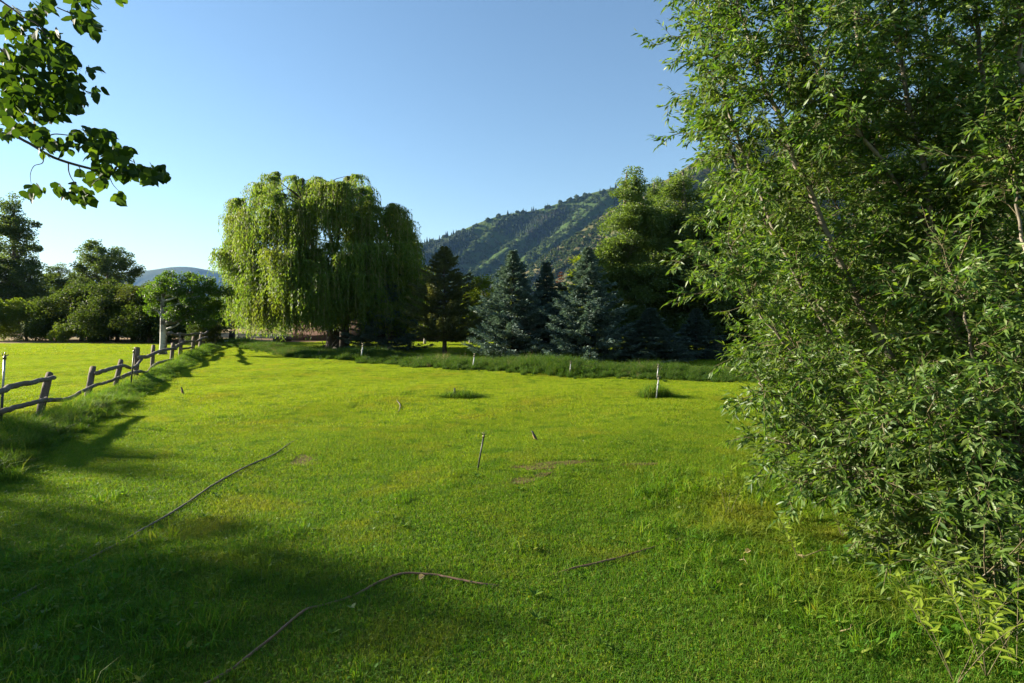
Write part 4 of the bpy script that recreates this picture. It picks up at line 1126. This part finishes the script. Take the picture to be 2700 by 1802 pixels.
# --- conifers
def conifer(name, base, label, H, R, mat, seed, whorls, per, nlen=.17, nw=.045, droop=.25, up=.1, z0=.25, ntw=34, group=None, bark='dark_bark', power=.85, open_=0.0):
    r = np.random.default_rng(seed)
    o = thing(name, base, label, 'tree', group)
    b = Buf(); b.tube([(0, 0, -.1), (0.02, 0, H * .5), (0, 0, H)], [H * .022, H * .013, .012], 8)
    P = []; A = []; N = []
    for w in range(whorls):
        f = (w / (whorls - 1)); z = z0 + (H - z0 - .15) * f ** .92
        rad = R * (1 - f) ** power * r.uniform(.85, 1.12) + .05
        k = max(4, int(per * (1 - .45 * f)))
        a0 = r.uniform(0, 6.283)
        for q in range(k):
            if r.uniform() < open_: continue
            a = a0 + q * 2 * PI / k + r.normal(0, .16); L = rad * r.uniform(.62, 1.22)
            dx = np.array([math.cos(a), math.sin(a), 0]); sd = np.array([-math.sin(a), math.cos(a), 0])
            t = np.linspace(0, 1, 6)[:, None]
            ax = np.array([0, 0, z]) + dx * L * t + np.array([0, 0, 1]) * (L * (-droop * t + (droop * .55 + up) * t ** 2))
            b.tube(ax, np.linspace(.006 * H * (1 - .7 * f), .006, 6), 4, False)
            nn = int(ntw * (.35 + L / R) * 1.0)
            tt = r.uniform(.12, 1, nn) ** .75
            side = r.uniform(-1, 1, nn) * (.30 * L * (1.05 - tt) + .06)
            base_p = np.array([0, 0, z]) + dx * (L * tt)[:, None] + np.array([0, 0, 1]) * (L * (-droop * tt + (droop * .55 + up) * tt ** 2))[:, None]
            for rep in range(4):
                pp = base_p + sd * (side * (1 if rep < 3 else .6))[:, None] + r.normal(0, .035, (nn, 3)) + np.array([0, 0, -.12]) * np.abs(side)[:, None]
                P.append(pp); A.append(dx * .9 + sd * np.sign(side)[:, None] * .7 + .55 * rdir(nn, r) + np.array([0, 0, .12])); N.append(rdir(nn, r) * .8 + np.array([0, 0, .8]))
    link('trunk', b.mesh(name + '_trunk'), M[bark], o)
    P = np.concatenate(P); A = np.concatenate(A); N = np.concatenate(N); n = len(P)
    c = link('crown', leaf_mesh(name + '_crown', P, A, N, nlen * r.uniform(.6, 1.25, n), nw * r.uniform(.7, 1.3, n), T_DIAMOND), M[mat], o)
    tag(c, kind='stuff'); print(name, n)
    return o
spr = conifer('blue_spruce', gbase(1352, 31), 'bushy blue spruce left of the others in the row', 5.9, 2.75, 'spruce', 81, 25, 11, .20, .05, .20, .22, .25, 62, power=.95, group='spruces in a row')
copy_tree(spr, gbase(1548, 29.5), 2.1, 'broad silvery blue spruce rightmost in the row', (1.0, 1.0, 1.0))
ds = conifer('green_spruce', gbase(1440, 33), 'dark slim spruce between the two blue spruces', 5.5, 1.95, 'dark_spruce', 82, 24, 10, .19, .05, .22, .18, .25, 46, power=.95, group='spruces in a row')
copy_tree(ds, gbase(1482, 34), 1.0, 'short dark spruce beside the slim one in the row', (.95, .95, .80))
copy_tree(ds, gbase(1715, 29), 2.5, 'low dark spruce at the foot of the cottonwoods', (1.1, 1.1, .50))
copy_tree(ds, gbase(1012, 38), 4.0, 'very dark spruce standing in the shade of the willow', (1.35, 1.35, 1.05))
copy_tree(ds, gbase(1835, 31), 5.0, 'dark spruce half hidden under the cottonwood by the near shrub', (.9, .9, .5))
pn = conifer('pine_tree', gbase(1172, 34), 'tan green pine with visible trunk right of the willow', 6.5, 2.5, 'pine', 83, 23, 10, .19, .045, .05, .28, .9, 75, None, 'bark', .62, .12)
rs = conifer('dead_conifer', gbase(1478, 62), 'rust coloured tree top between the spruces', 7.4, 1.3, 'rust', 84, 18, 6, .2, .06, .2, .1, 1.2, 14, None, 'bark', .8, .2)

# --- large willow shrub on the right, close to the camera
shrub_base = np.array([4.9, 6.7, 0.0])
shr = thing('willow_shrub', tuple(shrub_base), 'large leafy multi stemmed willow filling the right side of the photo', 'tree')
r = np.random.default_rng(91)
def sp(u, v, Y): return np.array(at(u, v, Y)) - shrub_base
stems = [[sp(2480, 1330, 6.3), sp(2400, 1050, 6.2), sp(2240, 750, 6.1), sp(2100, 420, 6.0), sp(1990, 150, 5.9), sp(1900, -150, 5.9)],
         [sp(2540, 1320, 6.7), sp(2460, 1000, 6.6), sp(2385, 800, 6.6), sp(2310, 500, 6.6), sp(2270, 200, 6.6), sp(2240, -200, 6.6)],
         [sp(2590, 1300, 6.2), sp(2500, 800, 5.9), sp(2440, 480, 5.8), sp(2370, 140, 5.7), sp(2330, -150, 5.7)],
         [sp(2640, 1300, 6.0), sp(2600, 800, 5.8), sp(2590, 300, 5.6), sp(2560, -150, 5.6)],
         [sp(2500, 1310, 6.6), sp(2330, 1000, 6.9), sp(2120, 750, 7.1), sp(1960, 480, 7.2), sp(1880, 250, 7.2)],
         [sp(2470, 1320, 6.3), sp(2300, 1130, 6.1), sp(2120, 960, 6.0), sp(1990, 800, 6.0), sp(1920, 640, 6.0)],
         [sp(2460, 1320, 6.2), sp(2290, 1190, 6.0), sp(2130, 1090, 5.9), sp(2000, 1010, 5.9)],
         [sp(2450, 1330, 6.1), sp(2280, 1250, 5.8), sp(2150, 1200, 5.6), sp(2080, 1170, 5.5)],
         [sp(2600, 1400, 5.6), sp(2480, 1250, 5.2), sp(2380, 1130, 5.0), sp(2300, 1040, 4.9)],
         [sp(2680, 1420, 5.3), sp(2620, 1150, 5.0), sp(2560, 900, 4.9), sp(2520, 720, 4.9)],
         [sp(2760, 1400, 5.0), sp(2740, 1000, 4.9), sp(2700, 650, 4.9), sp(2660, 380, 4.9)],
         [sp(2700, 1300, 6.2), sp(2720, 700, 5.6), sp(2700, 200, 5.2), sp(2660, -200, 5.1)],
         [sp(2560, 1280, 7.3), sp(2440, 900, 7.8), sp(2230, 520, 8.2), sp(2120, 200, 8.4), sp(2070, -100, 8.4)],
         [sp(2620, 1270, 7.5), sp(2560, 800, 8.0), sp(2470, 350, 8.2), sp(2420, -100, 8.2)],
         [sp(2500, 1300, 7.2), sp(2280, 1030, 7.8), sp(2080, 850, 8.2), sp(1960, 700, 8.4)],
         [sp(2690, 1380, 5.6), sp(2600, 1350, 5.0), sp(2500, 1300, 4.7), sp(2430, 1240, 4.6)],
         [sp(2740, 1500, 5.0), sp(2680, 1380, 4.7), sp(2640, 1250, 4.6), sp(2600, 1130, 4.6)],
         [sp(2500, 1320, 6.5), sp(2200, 900, 6.5), sp(2040, 600, 6.5), sp(1930, 330, 6.5), sp(1880, 100, 6.5), sp(1850, -100, 6.5)],
         [sp(2480, 1330, 6.2), sp(2360, 1240, 5.5), sp(2300, 1230, 5.2), sp(2230, 1240, 5.0)],
         [sp(2560, 1400, 5.6), sp(2480, 1400, 5.1), sp(2400, 1410, 4.8), sp(2330, 1420, 4.7)],
         [sp(2660, 1450, 5.1), sp(2600, 1460, 4.6), sp(2540, 1480, 4.4), sp(2480, 1490, 4.3)],
         [sp(2760, 1500, 4.8), sp(2700, 1480, 4.2), sp(2650, 1490, 4.0), sp(2590, 1520, 3.9)],
         [sp(2600, 1400, 5.4), sp(2560, 1250, 4.9), sp(2500, 1180, 4.7), sp(2430, 1130, 4.6)],
         [sp(2780, 1450, 4.8), sp(2740, 1300, 4.5), sp(2690, 1200, 4.4), sp(2650, 1130, 4.4)],
         [sp(2560, 1280, 7.6), sp(2380, 900, 8.0), sp(2230, 600, 8.2), sp(2130, 350, 8.2)],
         [sp(2600, 1270, 7.8), sp(2460, 950, 8.2), sp(2360, 650, 8.4), sp(2300, 300, 8.4), sp(2260, 0, 8.4)],
         [sp(2640, 1270, 7.8), sp(2600, 900, 8.2), sp(2560, 550, 8.4), sp(2540, 200, 8.4)],
         [sp(2520, 1290, 7.4), sp(2300, 1100, 7.8), sp(2130, 980, 8.0), sp(2020, 880, 8.0)],
         [sp(2540, 1290, 7.2), sp(2380, 1150, 7.4), sp(2240, 1080, 7.5), sp(2120, 1040, 7.5)],
         [sp(2690, 1300, 6.8), sp(2690, 500, 7.0), sp(2660, 100, 7.0), sp(2640, -200, 7.0)],
         [sp(2780, 1300, 6.0), sp(2760, 600, 6.2), sp(2740, 150, 6.2), sp(2720, -150, 6.2)],
         [sp(2600, 1330, 6.2), sp(2480, 700, 6.0), sp(2200, 250, 5.6), sp(2080, 20, 5.5), sp(2020, -200, 5.5)]]
radii = [.05, .055, .05, .05, .035, .03, .025, .022, .025, .03, .03, .05, .05, .05, .035, .02, .022, .035, .02, .016, .016, .016, .018, .018, .035, .035, .035, .025, .022, .04, .04, .035]
LP = []; LA = []; LN = []; LL = []; LW = []
TW = Buf()
for sI, (pts, r0) in enumerate(zip(stems, radii)):
    pts = [np.asarray(q) for q in pts]
    n = 26; S = smooth_path(pts, n); S[1:-1] += r.normal(0, .012, (n - 2, 3))
    b = Buf(); b.tube(S, np.linspace(r0, r0 * .22, n), 8, True, .04)
    link('stem', b.mesh('shrub_stem'), M['stem_bark'], shr)
    slen = np.linalg.norm(np.diff(S, axis=0), axis=1).sum()
    nlat = int(slen * 17.0)
    axis = unit(S[-1] - S[0])
    for k in range(nlat):
        t = r.uniform(.12, 1.0) ** .8
        fi = t * (n - 1); i = min(int(fi), n - 2); p0 = S[i] + (S[i + 1] - S[i]) * (fi - i)
        if p0[2] < .18: continue
        d = rdir(1, r)[0]; d = unit(d - axis * (d @ axis) * .5 + axis * .45 + np.array([-.18, -.12, .15]))
        L = r.uniform(.35, .95) * (1.1 - .35 * t)
        end = p0 + d * L + np.array([0, 0, -.10 * L])
        lat = curve3(p0, end, .06 * L, 6, .015, r)
        TW.tube(lat, np.linspace(.007, .002, 6), 3, False)
        nt_ = int(4 + L * 11)
        for q in range(nt_):
            tq = r.uniform(.15, 1.0); fj = tq * 5; j = min(int(fj), 4); b0 = lat[j] + (lat[j + 1] - lat[j]) * (fj - j)
            ld = unit(lat[j + 1] - lat[j]); td = unit(ld * .9 + .85 * rdir(1, r)[0] + np.array([0, 0, .1])); tl = r.uniform(.10, .26)
            TW.tube([b0, b0 + td * tl * .5, b0 + td * tl + np.array([0, 0, -.02])], [.003, .002, .0012], 3, False)
            m_ = int(r.integers(6, 11)); tt = np.linspace(.15, 1.0, m_)
            P = b0 + td * (tl * tt)[:, None]
            sdv = unit(np.cross(td, np.array([0, 0, 1.0])) + 1e-3)
            sg = np.where(np.arange(m_) % 2, 1, -1)[:, None]
            A = td * .65 + sdv * sg * .6 + .55 * rdir(m_, r) + np.array([0, 0, -.42]); A[-1] = td + np.array([0, 0, -.2])
            LP.append(P); LA.append(A); LN.append(np.array([0, 0, .8]) + .95 * rdir(m_, r)); LL.append(r.uniform(.05, .112, m_)); LW.append(np.full(m_, .0245) * r.uniform(.8, 1.25, m_))
link('twigs', TW.mesh('shrub_twigs'), M['twig'], shr)
P = np.concatenate(LP); A = unit(np.concatenate(LA)); N = np.concatenate(LN); L = np.concatenate(LL); W = np.concatenate(LW)
Pw = P + shrub_base
ok = Pw[:, 2] > .08
P, A, N, L, W, Pw = P[ok], A[ok], N[ok], L[ok], W[ok], Pw[ok]
print('shrub leaves', len(P))

def leaf_parts(parent, mat, P, A, N, L, W, score, tmpl, name, cnt=300, rest_tmpl=None):
    """the leaves that show largest are objects of their own sharing one mesh; the rest are one part"""
    idx = np.argsort(-score)[:cnt]; rest = np.ones(len(P), bool); rest[idx] = False
    T, faces = tmpl
    ms = []
    for tint in range(3):
        me = bpy.data.meshes.new(name + '_leaf'); me.from_pydata([tuple(map(float, q)) for q in T], [], [tuple(f) for f in faces]); me.materials.append(mat); ms.append(me)
    A = unit(A); Nn = unit(N - A * (A * N).sum(1, keepdims=True)); B = np.cross(Nn, A)
    for c, i in enumerate(idx):
        o = bpy.data.objects.new('leaf', ms[c % 3]); COL.objects.link(o); o.parent = parent
        o.matrix_local = Matrix(((A[i, 0] * L[i], B[i, 0] * W[i], Nn[i, 0] * L[i], P[i, 0]), (A[i, 1] * L[i], B[i, 1] * W[i], Nn[i, 1] * L[i], P[i, 1]), (A[i, 2] * L[i], B[i, 2] * W[i], Nn[i, 2] * L[i], P[i, 2]), (0, 0, 0, 1)))
    if rest.any():
        o = link('foliage', leaf_mesh(name + '_foliage', P[rest], A[rest], N[rest], L[rest], W[rest], tmpl if rest_tmpl is None else rest_tmpl), mat, parent); tag(o, kind='stuff')
dist = np.linalg.norm(Pw - np.array([0, 0, EYE]), axis=1)
u_ = Pw[:, 0] / Pw[:, 1] * F + 1350; v_ = 845 - (Pw[:, 2] - EYE) / Pw[:, 1] * F
vis = (u_ > 0) & (u_ < 2680) & (v_ > 10) & (v_ < 1790)
leaf_parts(shr, M['willow_leaf'], P, A, N, L, W, np.where(vis, L / dist, 0), T_WILLOW, 'shrub', 300, T_SLIM)

# yellow green shoots at the shrub foot
r = np.random.default_rng(93)
shoots = [(2520, 1815, .62, 'yellow green willow shoot at the bottom right corner, leftmost of the tall ones'), (2600, 1790, .66, 'tall yellow green willow shoot in the bottom right corner'), (2680, 1770, .66, 'yellow green willow shoot at the right photo edge under the shrub'),
          (2440, 1690, .42, 'bright willow shoot in the grass left of the corner shoots'), (2560, 1680, .5, 'leafy willow shoot right under the lowest shrub leaves'), (2350, 1560, .3, 'small bright willow shoot in the grass below the shrub'), (2110, 1490, .38, 'thin pale shoot in the grass left of the shrub foot'), (2010, 1290, .45, 'bright yellow green sprig under the lowest shrub branch'), (1920, 1370, .45, 'slender lone weed shoot on the lawn left of the shrub'), (2220, 1420, .42, 'pale yellow leafed sprig under the shrub')]
for (u, v, h, lab) in shoots:
    p = gp(u, v); o = thing('willow_shoot', (p[0], p[1], gz(p[0], p[1])), lab, 'plant', 'young shoots at the shrub foot')
    b = Buf(); PP = []; AA = []
    for k in range(4 if h > .4 else 2):
        a = r.uniform(0, 6.283); top = np.array([math.cos(a) * h * .45, math.sin(a) * h * .45, h * r.uniform(.7, 1.05)])
        ax = smooth_path([np.zeros(3), top * .5 + np.array([0, 0, .04]), top], 10); b.tube(ax, np.linspace(.0028, .001, 10), 5, False)
        for q in range(2, 10):
            for s in range(2 if q > 4 else 1):
                az = r.uniform(0, 6.283); PP.append(ax[q]); AA.append((math.cos(az), math.sin(az), r.uniform(.1, .9)))
    link('stalk', b.mesh('shoot_stalk'), M['twig'], o)
    PP = np.array(PP); AA = np.array(AA); n = len(PP)
    leaf_parts(o, M['sucker_leaf'], PP, AA, np.array([0, 0, 1.0]) + .4 * rdir(n, r), r.uniform(.07, .12, n), r.uniform(.022, .034, n), np.ones(n), T_WILLOW, 'shoot')

# --- aspen whose branch hangs into the top left corner
r = np.random.default_rng(95)
ab = np.array([-5.4, 2.2, 0.0])
asb = thing('overhanging_aspen', tuple(ab), 'aspen whose leafy branch hangs into the top left corner', 'tree')
b = Buf(); b.tube(smooth_path([(0, 0, -.1), (.05, .05, 2), (.15, .1, 4.2), (.1, .1, 7)], 12), np.linspace(.16, .07, 12), 10, True, .04); link('trunk', b.mesh('overhang_trunk'), M['birch_bark'], asb)
BY = 2.9
def bp(u, v, dy=0.0): return np.array(at(u, v, BY + dy)) - ab
twigs = [([(-900, 420), (-300, 330), (0, 352), (65, 372), (140, 415), (230, 443), (300, 456), (360, 448), (420, 462)], .012, 0), ([(-600, -100), (-150, 20), (0, 130), (60, 165), (110, 205), (160, 260), (200, 300)], .010, .12),
         ([(-500, -250), (-60, -30), (20, 15), (60, 45), (100, 65), (130, 110)], .008, -.1), ([(0, 130), (50, 190), (100, 225), (140, 260), (190, 300)], .005, .1), ([(125, 362), (145, 354), (200, 358), (260, 352), (285, 348)], .003, 0), ([(115, 408), (112, 430), (90, 438), (80, 460), (82, 485)], .0025, 0),
         ([(180, 430), (182, 455), (195, 480), (230, 515)], .003, 0), ([(205, 435), (225, 470), (235, 485)], .0025, 0), ([(290, 470), (300, 490), (325, 515)], .0022, 0), ([(-20, 90), (30, 25), (60, 30), (95, 30)], .004, .05), ([(150, 20), (195, 40), (220, 55), (240, 70)], .003, -.05),
         ([(0, 240), (60, 270), (110, 300), (150, 310)], .004, .15), ([(300, 456), (335, 430), (350, 410)], .002, 0), ([(190, 175), (225, 240), (250, 250)], .003, .1), ([(260, -60), (300, -10), (330, 10)], .003, 0), ([(0, 360), (-20, 300), (40, 330)], .004, .05), ([(120, -80), (180, -10), (215, 10)], .004, 0)]
for pts, r0, dy in twigs:
    b = Buf(); P = smooth_path([bp(u, v, dy + .0004 * min(u, 0)) for u, v in pts], 8 * len(pts)); b.tube(P, np.linspace(r0, r0 * .4, len(P)), 6); link('branch', b.mesh('overhang_branch'), M['bark'], asb)
clus = [(60, 220, 60, 60, 44), (120, 130, 55, 45, 40), (170, 200, 40, 50, 34), (30, 280, 40, 45, 38), (130, 290, 55, 35, 34), (190, 265, 35, 40, 24), (60, 150, 55, 45, 34), (20, 60, 28, 45, 14), (105, 35, 30, 25, 14), (215, 60, 30, 26, 16), (235, 80, 22, 18, 8), (215, 12, 30, 18, 12), (130, 10, 20, 15, 6), (325, 8, 14, 12, 4),
        (20, 345, 28, 25, 14), (85, 350, 30, 22, 14), (120, 385, 24, 30, 10), (235, 370, 45, 32, 30), (270, 400, 35, 28, 22), (300, 435, 40, 30, 24), (345, 455, 35, 22, 18), (405, 462, 32, 20, 20), (430, 465, 12, 10, 5), (250, 470, 30, 25, 14), (200, 510, 35, 22, 14), (225, 530, 22, 18, 9), (150, 495, 12, 10, 3), (88, 510, 30, 16, 9), (305, 525, 18, 10, 5),
        (255, 248, 16, 14, 4), (245, 190, 14, 12, 4), (170, 385, 30, 25, 8), (330, 405, 18, 12, 5), (285, 355, 20, 12, 5), (70, 95, 40, 30, 16), (15, 180, 30, 40, 18), (160, 155, 30, 35, 14), (100, 250, 40, 40, 26)]
PP = []
for (u, v, ru, rv, k) in clus:
    for _ in range(int(k * 2.1)):
        a = r.uniform(0, 6.283); q = math.sqrt(r.uniform(0, 1)); PP.append(bp(u + ru * q * math.cos(a), v + rv * q * math.sin(a) - 10, r.normal(0, .16)))
PP = np.array(PP); n = len(PP)
AA = rdir(n, r) * .7 + np.array([.15, -.05, -.75]); NN = rdir(n, r) + np.array([-.1, -.35, .1])
LLv = r.uniform(.036, .060, n)
leaf_parts(asb, M['shade_toned_leaf'], PP, AA, NN, LLv, LLv * r.uniform(.75, .95, n), LLv, T_ROUND, 'overhang', 300)
# crown of that tree outside the frame
cl = [(0.2, -.6, 5.2, 1.4, 1.3, 1.2), (-.8, .2, 5.8, 1.4, 1.3, 1.3), (0, 0, 7.2, 1.2, 1.2, 1.2)]
PP = []
for (cx, cy, cz, rx, ry, rz_) in cl:
    d = rdir(1300, r) * (r.uniform(0, 1, 1300) ** .45)[:, None]; PP.append(np.array([cx, cy, cz]) + d * np.array([rx, ry, rz_]))
PP = np.concatenate(PP); n = len(PP)
tag(link('crown', leaf_mesh('overhang_crown', PP, rdir(n, r) + np.array([0, 0, -.5]), rdir(n, r), .065, .055, T_ROUND), M['aspen_leaf'], asb), kind='stuff')

# ------------------------------------------------------------------ haze: the air between here and the far hills
def haze():
    b = Buf(); x0, x1, y0, y1, z0, z1 = -9500, 9500, -420, 11500, -12, 900
    V = [(x, y, z) for z in (z0, z1) for y in (y0, y1) for x in (x0, x1)]
    b.add(V, [(0, 2, 3, 1), (4, 5, 7, 6), (0, 1, 5, 4), (2, 6, 7, 3), (0, 4, 6, 2), (1, 3, 7, 5)])
    m, nt, out = new_mat('haze_air')
    v = nt.nodes.new('ShaderNodeVolumePrincipled')
    v.inputs['Color'].default_value = (.27, .52, 1.0, 1); v.inputs['Density'].default_value = 3.4e-5; v.inputs['Anisotropy'].default_value = 0.0
    nt.links.new(v.outputs[0], out.inputs['Volume'])
    o = link('haze', b.mesh('haze', False), m); tag(o, 'thin bluish air in front of the far hills', 'haze', kind='stuff')
haze()
